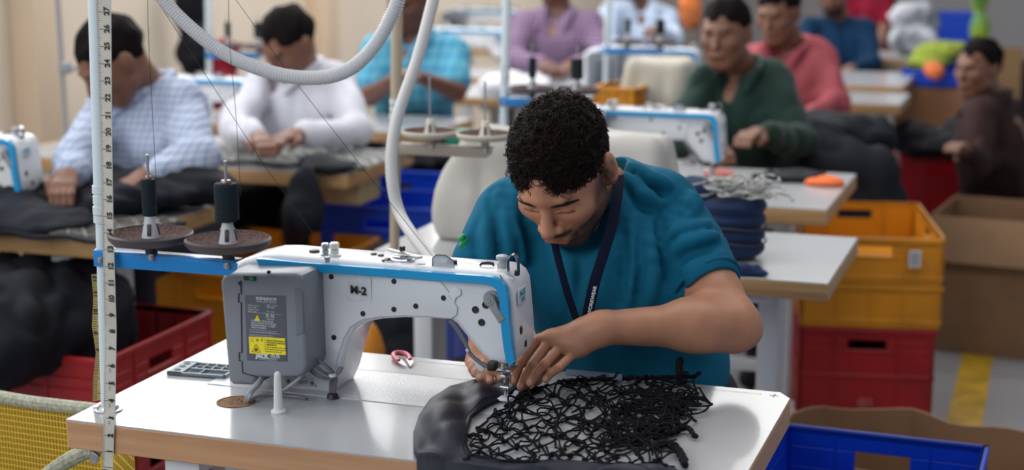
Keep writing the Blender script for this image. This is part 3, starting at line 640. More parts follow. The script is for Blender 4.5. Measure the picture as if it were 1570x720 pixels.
def spool(x, z, r, hh, label):
    t_ = thing('thread_spool', label, 'thread spool', (x, YP, z)); s = MB(); pr = [(0.0026, 0), (r*.75, 0), (r*.98, .002)]+[(r*(1+.02*math.sin(i*2.3)), .003+(hh-.006)*i/16) for i in range(17)]+[(r*.9, hh-.001), (.0026, hh)]
    s.lathe(pr, (x, YP, z), 'Z', 28, cap=False); s.build('wound_thread', THREAD, t_)
    s = MB(); s.lathe([(.0024, 0), (r*.45, 0), (r*.40, .0035), (.0024, .0035)], (x, YP, z+hh), 'Z', 18, cap=False); s.build('core_cap', mat('core_rust', (.30, .20, .17), .4, .5), t_)
spool(x1, z1, .0110, .057, 'slim black thread spool on the left pin of the blue arm'); spool(x2, z2, .0180, .058, 'fat black thread spool on the right pin of the blue arm')
# ------------------------------------------------------------------ measuring tapes hung on the pole
def tape_path(z):
    pr = [(0.690, 165.5, 1.9645, 18), (.755, 167, 1.9645, 18.5), (.772, 168, 1.972, 19), (.90, 169.5, 2.004, 20), (.99, 167.5, 2.000, 19), (1.05, 166, 2.006, 18.6), (1.12, 165, 2.008, 19), (1.27, 162, 2.010, 22), (1.40, 159, 2.010, 25), (1.60, 156, 2.010, 25)]
    for a, b in zip(pr, pr[1:]):
        if z <= b[0] or b is pr[-1]:
            t_ = min(max((z-a[0])/(b[0]-a[0]), 0), 1); f = [a[i]+(b[i]-a[i])*t_ for i in range(4)]; break
    yy = f[2]; 
    # pixel column -> x at this height
    q = None; py = 360
    for _ in range(6):
        q = V(f[1], py, yy); py += (q[2]-z)*980
    return q[0], yy, f[3]/2/985
s = MB(); zs = [.689+i*.0127 for i in range(64)]
def tsurf(u, v): z = zs[round(u*63)]; x, y, w = tape_path(z); return (x-w+2*w*v, y+.002*(v-.5)*math.sin(z*9), z)
s.grid(tsurf, 64, 3, thick=.0006); s.mi = 1; z0 = .693
for i in range(0, 31*8):
    z = z0+i*.0254/8; x, y, w = tape_path(z); Lk = .62 if i % 8 == 0 else (.42 if i % 4 == 0 else .30)
    if i % 8 == 0: Lk = 1.9
    s.box((x-w+Lk*w*.5, y-.0012, z), (Lk*w, .0005, .0005 if i % 8 else .0006))
for n in range(1, 30):
    z = z0+n*.0254+.0008; x, y, w = tape_path(z); s.text(str(n), (x+w*.42, y-.0014, z), .0125, (0, 0, 1), (-1, 0, 0), .0003, bold=.0004)
for n in (3, 4, 5, 6): z = z0+n*.0254-.007; x, y, w = tape_path(z); s.text('1 2 3', (x+w*.05, y-.0014, z), .004, (0, 0, 1), (-1, 0, 0), .0003)
tag(s.build('measuring_tape', [TAPE, PRB], org=(pa[0], 1.965, .69)), 'long white measuring tape strapped along the thread stand pole', 'measuring tape')
s = MB(); yp_ = [(140, 420), (143, 455), (141, 500), (147, 540), (143, 580), (142, 614)]
Yt = 2.05
def ysurf(u, v):
    i = min(int(u*5), 4); f = u*5-i; a, b_ = yp_[i], yp_[i+1]; px, py = a[0]+(b_[0]-a[0])*f, a[1]+(b_[1]-a[1])*f; q = V(px+12*v, py, Yt); return (q[0], Yt+.004*v, q[2])
s.grid(ysurf, 31, 2, thick=.0005); s.mi = 1
for i in range(60):
    u = i/60; a = Vector(ysurf(u, 0)); b_ = Vector(ysurf(u, .5 if i % 8 else .95)); s.tube([a+Vector((0, -.001, 0)), b_+Vector((0, -.001, 0))], .0004, 4)
for n, u in ((12, .04), (11, .17), (10, .30), (9, .45), (8, .58)): a = ysurf(u, .45); s.text(str(n), (a[0], a[1]-.003, a[2]), .010, (0, 0, 1), (-1, 0, 0), .0003, bold=.0003)
tag(s.build('measuring_tape', [TAPEY, PRB], org=tuple(V(142, 614, Yt))), 'yellowed measuring tape hanging behind the white pole above the table corner', 'measuring tape')
q = V(374/2.57, 694, 2.0); s = MB(); s.tube([(TX0+.015, 2.02, .712), (TX0+.012, 2.01, .69), (q[0], 2.0, q[2])], .004, 8); s.box((q[0]+.002, 1.996, q[2]-.006), (.014, .008, .018), (0, .5, 0), bev=.002)
tag(s.build('hook', STEEL, org=(TX0+.015, 2.02, .712)), 'small metal hook under the left corner of the foreground table', 'hook')
s = MB(); s.tube(smooth_path([(pa[0]+.02, 2.0, .713), V(165, 694, 1.99), V(162, 715, 1.99), V(156, 745, 1.99), V(160, 800, 2.0)]), .004, 8)
tag(s.build('cord', mat('cord_grey', (.07, .08, .08), .6), org=(pa[0]+.02, 2.0, .713)), 'grey cord hanging from under the left table corner', 'cord')
# ------------------------------------------------------------------ hoses and threads
pts = smooth_path([V(120, -900, 2.1), V(150, -380, 2.1), V(190, -110, 2.1), V(225, -40, 2.1), V(255, 5, 2.1), V(295, 45, 2.1), V(345, 82, 2.1), V(400, 106, 2.1), V(452, 118, 2.1), V(505, 117, 2.1), V(545, 100, 2.1), V(578, 65, 2.1), V(600, 25, 2.1), V(612, -8, 2.1), V(618, -60, 2.1), V(630, -380, 2.1), V(640, -900, 2.1)], 10)
# resample evenly and corrugate
def resample(P, step):
    P = [np.array(p) for p in P]; o = [P[0]]; acc = 0
    for a, b_ in zip(P, P[1:]):
        L = np.linalg.norm(b_-a); t_ = step-acc
        while t_ <= L: o.append(a+(b_-a)*t_/L); t_ += step
        acc = L-(t_-step)
    return o
rp = resample(pts, .0011); rr = [.0098+.0013*math.sin(i*.0011/.0044*2*math.pi) for i in range(len(rp))]
tag(MB().tube(rp, rr, 14).build('corrugated_hose', HOSE, org=tuple(V(470, 125, 2.1)), smooth=80), 'white corrugated hose looping down above the sewing machine', 'hose')
pts = smooth_path([D(720, -700, 3.0), D(700, -300, 3.0), D(678, -60, 3.0), D(664, 0, 3.0), D(640, 90, 3.0), D(612, 170, 3.0), D(601, 225, 3.0), D(601, 275, 3.0), D(612, 325, 3.0), D(636, 365, 2.95), D(668, 405, 2.9), D(690, 440, 2.85)], 8)
tag(MB().tube(pts, .0115, 14).build('smooth_hose', HOSE2, org=tuple(D(601, 275, 3.0))), 'smooth white hose hanging down behind the sewing machine', 'hose')
def thread(P, label): tag(MB().tube(P, .00042, 4).build('thread', FILAM, org=tuple(P[-1])), label, 'thread')
thread(smooth_path([V(222, -800, YP), V(226, -60, YP), V(228, 60, YP), V(234, 180, YP), V(240, 285, YP)]), 'black thread rising from the slim spool')
thread(smooth_path([V(346, -800, YP), V(350, -60, YP), V(352, 60, YP), V(362, 180, YP), V(369, 300, YP)]), 'black thread rising from the fat spool')
thread([V(100, -800, 2.1), V(165, -110, 2.1), V(240, 0, 2.12), V(322, 125, 2.16), V(410, 260, 2.2), V(500, 386, 2.26)], 'black thread slanting down to the tension post on the machine top')
thread([V(220, -800, 2.1), V(290, -110, 2.1), V(362, 0, 2.12), V(447, 118, 2.16), V(560, 262, 2.2), V(663, 392, 2.27)], 'black thread slanting down to the clear guard on the machine top')
thread([V(663, 393, 2.27), V(690, 396, 2.27), V(730, 406, 2.27)], 'short black thread running along the top of the large machine')
# ------------------------------------------------------------------ the fabric being sewn
def T(x, y, h=.0): return G(x, y, .76+h)
fb = thing('netted_cloth', 'charcoal cloth panel with black knotted net on the foreground table', 'fabric', tuple(T(800, 660)))
inner = [(803, 590), (776, 612), (745, 628), (722, 643), (716, 664), (714, 686), (722, 703), (770, 712), (840, 714), (920, 716), (985, 719), (1035, 722)]
outer = [(770, 584), (722, 588), (690, 596), (660, 616), (642, 642), (634, 668), (635, 700), (648, 722), (760, 742), (880, 752), (990, 752), (1058, 744)]
hN = waves(3, 8, 20, 60)
def pl(P, t):
    f = t*(len(P)-1); i = min(int(f), len(P)-2); f -= i; return (P[i][0]+(P[i+1][0]-P[i][0])*f, P[i][1]+(P[i+1][1]-P[i][1])*f)
def band(u, v):
    a, b = pl(inner, u), pl(outer, u); p = T(a[0]+(b[0]-a[0])*v, a[1]+(b[1]-a[1])*v)
    w = math.sin(math.pi*min(1, max(0, v)))**.6
    fold = .003*math.sin(u*34+3*v+2*math.sin(u*9))+.004*float(hN(p[0], p[1], 0))-.009*abs(math.sin(u*13+v*2.2+math.sin(u*7)))**3-.004*abs(math.sin(v*5-u*17))**4
    h = .0045+w*(.0105+fold)
    if p[1] < TY0+.004: h -= min(.012+(TY0+.004-p[1])*1.5, .12)*1.0; p[1] = max(p[1], TY0-.012-.2*(TY0-p[1]) if p[1] < TY0-.01 else p[1])
    p[2] = .76+max(h, .0035) if p[1] > TY0-.002 else .76+h
    return p
m = MB(); m.grid(band, 150, 26, thick=.0012); m.build('cloth_border', CHAR, fb, smooth=80)
m = MB(); m.tube([np.array(band(i/120, 0))+np.array([0, 0, .0015]) for i in range(121)], .0022, 6); m.tube([np.array(band(i/120, .10))+np.array([0, 0, .001]) for i in range(121)], .0008, 5); m.build('hem', CORD, fb)
# the net: rows of knots tied with cord
quad = [(735, 606), (1052, 584), (712, 704), (1022, 722)]
NU, NV = 19, 13; KN = {}
for i in range(NU):
    for j in range(NV):
        u = i/(NU-1); v = j/(NV-1); uu = u**.92
        a = (quad[0][0]+(quad[1][0]-quad[0][0])*uu, quad[0][1]+(quad[1][1]-quad[0][1])*uu-10*math.sin(math.pi*uu)); b = (quad[2][0]+(quad[3][0]-quad[2][0])*uu, quad[2][1]+(quad[3][1]-quad[2][1])*uu)
        bulge = 50*max(0, (u-.78)/.22)*math.sin(math.pi*min(1, max(0, v*1.02)))*(.6+.5*math.sin(v*7))
        x = a[0]+(b[0]-a[0])*v+bulge+rng.normal()*4.2; y = a[1]+(b[1]-a[1])*v+rng.normal()*2.2
        if i < 3 and j < 7: x = max(x, inner[0][0]-(inner[0][0]-inner[4][0])*min(1, v*1.7)+4+i*12)
        p = T(x, y); p[2] = .7632+abs(rng.normal())*.002+.012*max(0, u-.62)*rng.rand()/.38; KN[i, j] = p
cords = []
for (i, j), p in KN.items():
    for di, dj in ((1, 1), (1, -1)) if (i+j) % 2 == 0 else ():
        for sg in (1, -1):
            q = KN.get((i+di*sg, j+dj*sg))
            if q is None: continue
            cords.append((p, q, i/NU))
m = MB()
for p, q, u in cords:
    n = 7; P = []; s1 = rng.normal(size=3)*.005*(1+.9*(u > .6)); s2 = rng.normal(size=3)*.0026
    for k in range(n):
        t_ = k/(n-1); w = math.sin(math.pi*t_); c = p+(q-p)*t_+s1*w+s2*math.sin(2*math.pi*t_); c[2] = max(c[2], .7625); P.append(c)
    m.tube(P, [.00125+.0006*rng.rand() for _ in range(n)], 6)
for (i, j), p in KN.items():
    if (i+j) % 2: continue
    r = .0029+.0012*rng.rand(); m.tube([p+np.array([-r, 0, .0005]), p, p+np.array([r, .0005, .0003])], [r*.6, r, r*.6], 7)
m.build('net', CORD, fb)
# gathered loops bunched at the right side of the net
m = MB()
for k in range(150):
    u = rng.beta(2.2, 1.6); cx_, cy_ = 880+u*185, 606+rng.rand()*95*(1-.25*u)
    if cx_ > 1075-abs(cy_-628)*1.1: cx_ -= 40
    c = T(cx_, cy_); c[2] = .766+rng.rand()*.014*u; P = []; ph = rng.rand()*6.28; a_ = rng.uniform(.008, .024); b_ = rng.uniform(.003, .009)
    n = 9; st_, an = rng.uniform(2.5, 5.5), rng.normal()*.5
    for i in range(n):
        t_ = ph+st_*i/(n-1); dx, dy = a_*math.cos(t_), b_*math.sin(t_); q = c+np.array([dx*math.cos(an)-dy*math.sin(an), dx*math.sin(an)+dy*math.cos(an), .004*math.sin(t_*2+ph)]); q[2] = max(q[2], .7625); P.append(q)
    m.tube(P, [.0012+.0009*rng.rand() for _ in P], 6)
m.build('gathered_net', CORD, fb)
for strip, r0, nm in (([(862, 584), (930, 580), (1000, 578), (1060, 577), (1072, 572)], .0035, 'net_edge'), ([(1020, 612), (1045, 618), (1060, 610), (1086, 611)], .0042, 'net_edge'), ([(985, 650), (1020, 664), (1050, 655), (1066, 668)], .004, 'net_edge'), ([(1000, 686), (1022, 678), (1040, 690), (1052, 715)], .006, 'net_edge'), ([(880, 640), (930, 655), (960, 676), (1002, 662), (1040, 640)], .0035, 'net_edge')):
    P = resample(smooth_path([T(*p, h=.008) for p in strip]), .003); m = MB(); m.tube([p+rng.normal(size=3)*.0008 for p in P], [r0*(.8+.4*rng.rand()) for _ in P], 7); m.build(nm, CORD, fb)
m = MB(); P = smooth_path([T(1043, 585, .004), D(1042, 572, 2.58), D(1041, 556, 2.585), D(1044, 552, 2.59)]); m.tube(P, [.007]*len(P), 6); m.build('loose_strap', CORD, fb)
m = MB(); m.grid(lambda u, v: T(868+86*u, 566+8*u+v*9, .010+.006*math.sin(u*7)), 14, 4, thick=.001)
tag(m.build('cloth_scrap', mat('shaded_cloth', (.11, .13, .19), .8), org=tuple(T(900, 575))), 'pale grey cloth scrap lying behind the net near the table rear edge', 'cloth')  # pale scrap; the shirt's shadow over it is put into its dark base colour
# ------------------------------------------------------------------ people: shared shapes
def frame(Fv, Uv):
    Fv = unit(Fv); Uv = np.array(Uv, float); Uv = unit(Uv-Fv*(Uv@Fv)); L = np.cross(Uv, Fv); return np.stack([L, Uv, Fv], 1)   # columns: his left, up, forward
def head_field(f, c, R, s=1.0, fine=True, thin=1.0):
    w = lambda *p: np.array(c)+R@(np.array(p)*s)
    E = lambda p, r, k=.01, sub=False: f.ell(w(*p), np.array(r)*s, R, k*s, sub)
    C = lambda a, b, ra, rb=None, k=.01, sub=False: f.cap(w(*a), w(*b), ra*s, (ra if rb is None else rb)*s, k*s, sub)
    E((0, .028, -.012), (.074*thin, .088, .094), .01); E((0, -.008, .022), (.066*thin, .07, .064), .03)
    E((0, -.055, .036), (.052*thin, .052, .048), .03); E((0, -.097, .058), (.021, .017, .019), .025)
    for q in (-1, 1):
        C((q*.052*thin, -.058, .006), (q*.020, -.098, .050), .016, .014, .03)
        E((q*.040*thin, -.022, .062), (.022, .018, .018), .02)
    if fine:
        C((-.030, .020, .083), (.030, .020, .083), .0085, None, .014); C((0, .05, .078), (0, .03, .082), .016, None, .02)
        for q in (-1, 1):
            E((q*.032, -.001, .094), (.017, .010, .012), .012, True); E((q*.0315, -.002, .0745), (.0145, .0115, .0135), .003)
            C((q*.018, -.0065, .0865), (q*.044, -.0065, .079), .0022, .0018, .002)
        C((0, .010, .086), (0, -.031, .109), .0075, .0110, .010); E((0, -.035, .107), (.0125, .0105, .0115), .006)
        for q in (-1, 1): E((q*.0145, -.038, .096), (.0085, .008, .0105), .005); E((q*.006, -.045, .101), (.0035, .003, .004), .002, True)
        E((0, -.062, .082), (.028, .020, .018), .014); C((-.020, -.0625, .0935), (.020, -.0625, .0935), .0048, None, .003)
        C((-.022, -.0663, .0945), (0, -.0660, .1015), .0018, .0015, .002, True); C((0, -.0660, .1015), (.022, -.0663, .0945), .0015, .0018, .002, True)
        C((-.016, -.0712, .0925), (.016, -.0712, .0925), .0062, None, .004); C((-.003, -.0595, .0965), (.003, -.0595, .0965), .0035, None, .003)
        E((0, -.083, .082), (.02, .004, .006), .008, True)
    else:
        C((-.030, .020, .083), (.030, .020, .083), .009, None, .014); C((0, .008, .084), (0, -.034, .104), .008, .012, .012)
        for q in (-1, 1): E((q*.032, .0, .094), (.016, .010, .012), .012, True)
        E((0, -.064, .082), (.024, .012, .013), .012); C((-.02, -.066, .095), (.02, -.066, .095), .002, None, .004, True)
    for q in (-1, 1):
        E((q*(.082 if fine else .079)*thin, -.002, -.012), (.0105, .033, .019) if fine else (.0085, .031, .018), .006); E((q*.073*thin, -.020, -.004), (.009, .014, .010), .006)
        if fine: E((q*.0925*thin, .002, -.006), (.007, .021, .010), .003, True); E((q*.085*thin, -.010, -.003), (.006, .008, .005), .003, True)
    return w
def finger(f, P, r0=.0092, r1=.0070, k=.004):
    n = len(P)-1
    for i in range(n):
        ra = r0+(r1-r0)*i/n; rb = r0+(r1-r0)*(i+1)/n; f.cap(P[i], P[i+1], ra, rb, k)
        if 0 < i < n: f.ell(P[i], (ra*1.04,)*3, None, k)
# ------------------------------------------------------------------ the man at the foreground machine
HC = D(862, 261, 2.63); HR = frame((-.06, -.775, -.615), (-.08, -.6, .79))
man = thing('person', 'man in a teal tee bent over the foreground sewing machine guiding the net', 'person', (-.68, 3.0, 0))
sL, sR = D(1018, 325, 2.78), D(782, 338, 2.78); eL, wL = D(1122, 497, 2.615), D(925, 502, 2.535); eR, wR = D(735, 440, 2.72), D(742, 508, 2.645)
f = Field(HC-.165, HC+.165, .0023); hw = head_field(f, HC, HR, 1.0, True, 1.0)
nk = D(905, 290, 2.79); f.cap(hw(0, -.045, -.035), nk, .052, .062, .03)
body_parts = [f.mesh()]
f = Field(np.minimum.reduce([eL, wL])-np.array([.25, .12, .09]), np.maximum.reduce([eL, wL, sL])+np.array([.09, .12, .06]), .0020)
f.cap(sL, eL, .052, .043, .01); f.cap(sL+(eL-sL)*.45, sL+(eL-sL)*.75, .050, .044, .02)
f.cap(eL, wL, .043, .0265, .022); mid = eL+(wL-eL)*.28; f.ell(mid+np.array([.0, 0, .002]), (.052, .045, .043), None, .03); f.ell(eL+np.array([.020, .006, -.010]), (.026, .026, .024), None, .02)
kn = [D(823, 521, 2.548), D(841, 524, 2.540), D(860, 531, 2.532), D(879, 542, 2.526)]
f.cap(wL, wL+(kn[1]-wL)*.3, .0262, .024, .012)
for a, r in zip(kn, (.0145, .0145, .0140, .0130)): f.cap(wL+(a-wL)*.12, a+(wL-a)*.06, .0195, r-.004, .014)
for a, b in zip(kn, kn[1:]): f.cap(a+(wL-a)*.22, b+(wL-b)*.22, .0125, None, .008)
f.ell((kn[1]+kn[2]+wL)/3+np.array([0, .01, -.008]), (.034, .03, .018), None, .015)
tips = [D(788, 583, 2.545), D(799, 592, 2.532), D(813, 587, 2.518), D(837, 581, 2.514)]; pips = [D(800, 554, 2.540), D(817, 559, 2.524), D(835, 558, 2.512), D(856, 564, 2.508)]
nails = []
for a, b, c, r in zip(kn, pips, tips, (.0086, .0088, .0084, .0076)):
    dd = b+(c-b)*.55+np.array([0, 0, .003]); finger(f, [a, b, dd, c], r, r-.0012, .0018); nails.append((dd, c, r-.0012))
tb = D(850, 545, 2.565); finger(f, [wL+(kn[0]-wL)*.35+np.array([0, .015, -.02]), tb, D(822, 580, 2.555), D(800, 592, 2.548)], .0125, .0085)
def warpskin(a): return lambda X, Y, Z: a*np.sin(X*210+np.sin(Y*160)*1.5)*np.sin(Z*190+1)
body_parts.append(f.mesh())
f = Field(np.minimum.reduce([eR, wR, D(745, 590, 2.56)])-.07, np.maximum.reduce([eR, wR, sR])+.07, .0028)
f.cap(sR, eR, .052, .043, .01); f.cap(eR, wR, .042, .026, .02)
kr = [D(752, 548, 2.605), D(741, 546, 2.61), D(731, 549, 2.615), D(723, 554, 2.62)]
for a in kr: f.cap(wR, a, .0175, .0115, .012)
tr_ = [D(767, 580, 2.572), D(751, 584, 2.565), D(736, 580, 2.572), D(727, 573, 2.585)]
for a, c, r in zip(kr, tr_, (.0086, .0088, .0084, .0076)):
    b_ = a+(c-a)*.45+np.array([0, -.004, .006]); d_ = a+(c-a)*.75+np.array([0, -.003, .004]); finger(f, [a, b_, d_, c], r+.001, r-.0016); nails.append((d_, c, r-.0014))
finger(f, [wR+np.array([.015, 0, -.01]), D(766, 552, 2.60), D(776, 572, 2.585)], .011, .0082)
body_parts.append(f.mesh())
f = Field(D(905, 300, 2.8)-.3, D(905, 300, 2.8)+.3, .008)
f.ell(D(905, 345, 2.83), (.165, .10, .10), None, .02); f.cap(sL, sR, .045, None, .04); f.cap(nk, nk+np.array([0, .05, -.08]), .06, .08, .03)
body_parts.append(f.mesh())
BEARD = np.array([.009, .005, .004]); LIP = np.array([.24, .075, .055]); NAIL = np.array([.60, .34, .28])
bn = waves(5, 6, 80, 200)
def tint(P):
    L = (P-HC)@HR; o = np.zeros((len(P), 4)); x, y, z = L[:, 0], L[:, 1], L[:, 2]; nz = bn(x, y, z)
    inh = (np.abs(x) < .09) & (np.abs(y) < .13) & (z > -.02) & (z < .13)
    def put(m, c, a): a = np.clip(a, 0, 1)*m; a = np.clip(a*1.13, 0, .97) if c is BEARD else a; k = a > o[:, 3]; o[k, :3] = c; o[k, 3] = a[k]
    # jaw line stubble, sideburn, goatee, moustache
    jaw = np.clip((-.056-y)/.02, 0, 1)*np.clip((z+.01)/.02, 0, 1)*(1-np.exp(-(x/.03)**2)*(y > -.078))
    put(inh, BEARD, np.clip(jaw*.80+.10*nz*(jaw > .1), 0, .9))
    side = np.clip((np.abs(x)-.045)/.012, 0, 1)*np.clip((.03-y)/.02, 0, 1)*np.exp(-((z-.016)/.027)**4)*np.clip((y+.09)/.02, 0, 1); put(inh, BEARD, np.clip(side*(.62+.12*nz), 0, .8))
    jl = np.clip((np.abs(x)-.028)/.010, 0, 1)*np.clip((-.034-.30*(z-.03)-y)/.014, 0, 1)*(z > -.005); put(inh, BEARD, np.clip(jl*(.72+.14*nz), 0, .9))
    mo_ = np.exp(-((y+.0535)/.0065)**2)*np.clip((.034-np.abs(x))/.006, 0, 1)*(z > .068); put(inh, BEARD, mo_*.88)
    gt = np.exp(-((np.abs(x)-.031)/.007)**2)*np.exp(-((y+.068)/.018)**2)*(z > .05); put(inh, BEARD, gt*.8)
    go = np.exp(-(x/.024)**2)*np.clip((-.078-y)/.006, 0, 1)*(z > .05); put(inh, BEARD, go*.93)
    lp_ = (np.abs(x) < .022) & (np.abs(y+.067) < .0095-.00028*np.abs(x*1000)) & (z > .082); put(inh & lp_, LIP, np.full(len(P), .55))
    ln = np.exp(-((y+.0095)/.0016)**2)*(np.abs(np.abs(x)-.0315) < .0145)*(z > .07); put(inh, BEARD, ln*.9)
    for a, b, r in nails:
        ax = unit(b-a); top_ = unit(np.array([.1, -.75, .65])-ax*(np.array([0, -.55, .8])@ax)); d = P-(b-ax*.001); t_ = d@ax; q = d@top_; sd = d@np.cross(ax, top_)
        m_ = ((t_+.001)**2/.0062**2+sd**2/(r*.72)**2 < 1) & (q > r*.3) & (np.linalg.norm(d, axis=1) < .02); put(m_, NAIL, np.full(len(P), .75))
    return o
raw_mesh('body', body_parts, SKIN, man, tint=tint)
# hair: a cap close to the scalp and many separate curls
f = Field(HC-.16, HC+.16, .003); f.ell(hw(0, .028, -.012), (.0765, .0905, .097), HR, .005)
cn = waves(11, 14, 120, 330); f.warp(lambda X, Y, Z: .0018*cn(X, Y, Z))
hn = HR@unit((0, -1.0, .62)); f.half(hw(0, .006, 0), hn, .006); cap_m = f.mesh()
curV, curQ, off = [], [], 0
N = 3600; n_ok = 0; QT = np.array([[i*3+k, i*3+(k+1) % 3, (i+1)*3+(k+1) % 3, (i+1)*3+k] for i in range(8) for k in range(3)])
while n_ok < N:
    d_ = unit(rng.normal(size=3)); L = np.array([0, .028, -.012])+d_*np.array([.077, .091, .097]); x, y, z = L
    lim = .000+.50*z if z > -.02 else .003+.9*(z+.02)
    if abs(x) > .055 and z > .0: lim += .004
    if y < lim: continue
    n_ok += 1
    topness = np.clip((y-.02)/.05+max(0, z)*6, 0, 1); Ln = .006+.028*topness*rng.uniform(.6, 1.15)
    nrm = unit(d_/np.array([.077, .091, .097])); tan = unit(np.cross(nrm, rng.normal(size=3))); flow = unit(np.array([L[0]*1.5, -.1, 1.0])-nrm*(np.array([L[0]*1.5, -.1, 1.0])@nrm)+1e-6)
    dr = unit(nrm*(.30+.35*rng.rand())+tan*.75+flow*.35); u_ = unit(np.cross(dr, nrm+.01)); v_ = np.cross(dr, u_); rr_ = (.0035+.0035*rng.rand())*(.2+.8*topness); tw = rng.uniform(4.0, 8.0)*(1 if rng.rand() < .5 else -1)
    K = 9; ph = rng.rand()*6.28; t_ = np.linspace(0, 1, K); bend = -nrm*.55*Ln; ns = 7 if topness > .3 else 3
    for sdx in range(ns):
        o1, o2 = rng.normal(size=2)*(.0019*topness+.0008); l2 = Ln*rng.uniform(.8, 1.1); p2 = ph+rng.normal()*.18
        c_ = L+np.outer(t_*l2, dr)+np.outer(t_**2, bend)+nrm*.001+(np.outer(np.cos(p2+tw*t_)*t_.clip(.2)*rr_+o1*(1-.5*t_), u_)+np.outer(np.sin(p2+tw*t_)*t_.clip(.2)*rr_+o2*(1-.5*t_), v_))
        rad = .00072*(1-.6*t_); ring = [c_+(math.cos(a)*u_+math.sin(a)*v_)*rad[:, None] for a in (0, 2.09, 4.19)]
        P = np.stack(ring, 1).reshape(-1, 3); curV.append(HC+P@HR.T); curQ.append(QT+off); off += len(P)
raw_mesh('hair', [cap_m, (np.concatenate(curV), np.concatenate(curQ))], HAIR, man)
for q in (-1, 1):
    m = MB(); P = smooth_path([hw(q*.011, .0110, .0925), hw(q*.026, .0155, .0925), hw(q*.042, .0150, .0858), hw(q*.055, .0090, .0712)]); m.tube(P, [.0006+.0024*math.sin(math.pi*(.08+.86*i/(len(P)-1)))**.7 for i in range(len(P))], 6); m.build('eyebrow', HAIR, man)
# tee
f = Field(np.array([-1.13, 2.42, .70]), np.array([-.36, 3.12, 1.17]), .0038)
def shirt_core(f, g=0.0):
    f.ell(D(903, 330, 2.80), (.175-g, .115-g, .105-g), None, .02); f.ell(D(925, 400, 2.79), (.172-g, .125-g, .11-g), None, .05)
    f.ell(D(950, 480, 2.80), (.160-g, .130-g, .11-g), None, .05); f.ell(D(985, 560, 2.84), (.150-g, .14-g, .11-g), None, .05); f.cap(D(985, 560, 2.88), D(1000, 600, 3.02), .135-g, .14-g, .05)
    f.cap(nk+np.array([0, .03, -.02]), sL+np.array([-.02, .0, .005]), .060-g, .056-g, .05); f.cap(nk+np.array([0, .03, -.02]), sR+np.array([.02, 0, .005]), .060-g, .056-g, .05)
    f.ell(D(925, 470, 2.72), (.10-g, .06-g, .11-g), None, .06)
shirt_core(f)
seL = sL+(eL-sL)*.60; seR = sR+(eR-sR)*.62
f.cap(sL, seL, .066, .061, .03); f.cap(sR, seR, .066, .062, .03); fn = waves(21, 10, 14, 45, (1.3, 1, .45)); fn2 = waves(22, 8, 40, 90, (1, 1, .5))
aL = unit(eL-sL); aR = unit(eR-sR)
def folds(X, Y, Z):
    base = .0042*fn(X, Y, Z)+.0014*fn2(X, Y, Z)
    drape = -.0060*np.abs(np.sin(X*44+5*np.sin(Z*6)+Y*9))**1.6*np.clip((1.02-Z)/.12, 0, 1)
    t = (X-sL[0])*aL[0]+(Y-sL[1])*aL[1]+(Z-sL[2])*aL[2]; near = np.exp(-(((X-sL[0]-.06)/.09)**2+((Z-sL[2]+.06)/.1)**2)); slv = -.0045*np.abs(np.sin(t*70+X*35+2*np.sin(Z*30)))*near*np.clip((.15-t)/.04, 0, 1)
    return base+drape+slv
f.warp(folds)
CR = [((1008, 400), (1016, 372), (1029, 338), (1060, 308)), ((1017, 392), (1040, 367), (1086, 355)), ((1025, 408), (1052, 386), (1098, 372)), ((1006, 377), (1017, 330), (1050, 300)), ((1013, 384), (1028, 420), (1050, 455)), ((968, 262), (1000, 286), (1024, 294)), ((960, 280), (985, 310), (1000, 320)),
      ((752, 276), (756, 319), (758, 372)), ((777, 288), (780, 342), (788, 398)), ((764, 300), (763, 357), (768, 390)), ((796, 300), (812, 357), (829, 415), (842, 465)), ((844, 392), (858, 430), (872, 475)), ((812, 330), (836, 400), (852, 470)), ((955, 338), (960, 400), (955, 460)), ((983, 350), (987, 420), (980, 465)), ((890, 385), (893, 425), (886, 465)), ((930, 520), (990, 545), (1060, 552)), ((735, 330), (730, 365), (735, 395))]
for c in CR:
    P = []
    for (a, b) in zip(c, c[1:]):
        for t_ in (0, .34, .67): P.append((a[0]+(b[0]-a[0])*t_, a[1]+(b[1]-a[1])*t_))
    P.append(c[-1]); H_ = [f.hit(x, y, 2.45, 3.0) for x, y in P]; n_ = len(P)
    for i in range(n_-1):
        if H_[i] is None or H_[i+1] is None: continue
        w0 = math.sin(math.pi*(i+.5)/n_)**.5; o_ = -fw*.0045/max(w0, .5); f.cap(H_[i]+o_, H_[i+1]+o_, .0085*w0, None, .014, sub=True)
        s_ = rt*.015 if abs(c[0][1]-c[-1][1]) > abs(c[0][0]-c[-1][0]) else up*.013
        f.cap(H_[i]+s_-fw*-.006, H_[i+1]+s_-fw*-.006, .0085*w0, None, .016)
f.cap(hw(0, -.04, -.035), nk+np.array([0, .01, .01]), .062, .072, .01, sub=True); f.ell(D(893, 345, 2.68), (.055, .05, .045), None, .02, sub=True)
for e_, a_ in ((seL, aL), (seR, aR)): f.cap(e_+a_*.115, e_+a_*.3, .10, .12, .002, sub=True); f.cap(e_+a_*.05, e_+a_*.0, .050, .044, .004, sub=True)
f2 = f.d.copy()
tee = raw_mesh('tee', [f.mesh()], TEAL, man)
def cuff(e_, a_, r, nm='sleeve_hem'):
    u_ = unit(np.cross(a_, [0, 0, 1])); v_ = np.cross(a_, u_); m = MB(); m.tube([e_+a_*.008+(u_*math.cos(t)+v_*math.sin(t))*r*(1+.03*math.sin(3*t)) for t in np.linspace(0, 2*math.pi, 60)[:-1]], .0042, 8, closed=True, cap=False); m.build(nm, TEAL, man)
cuff(seL+aL*.006, aL, .0600)
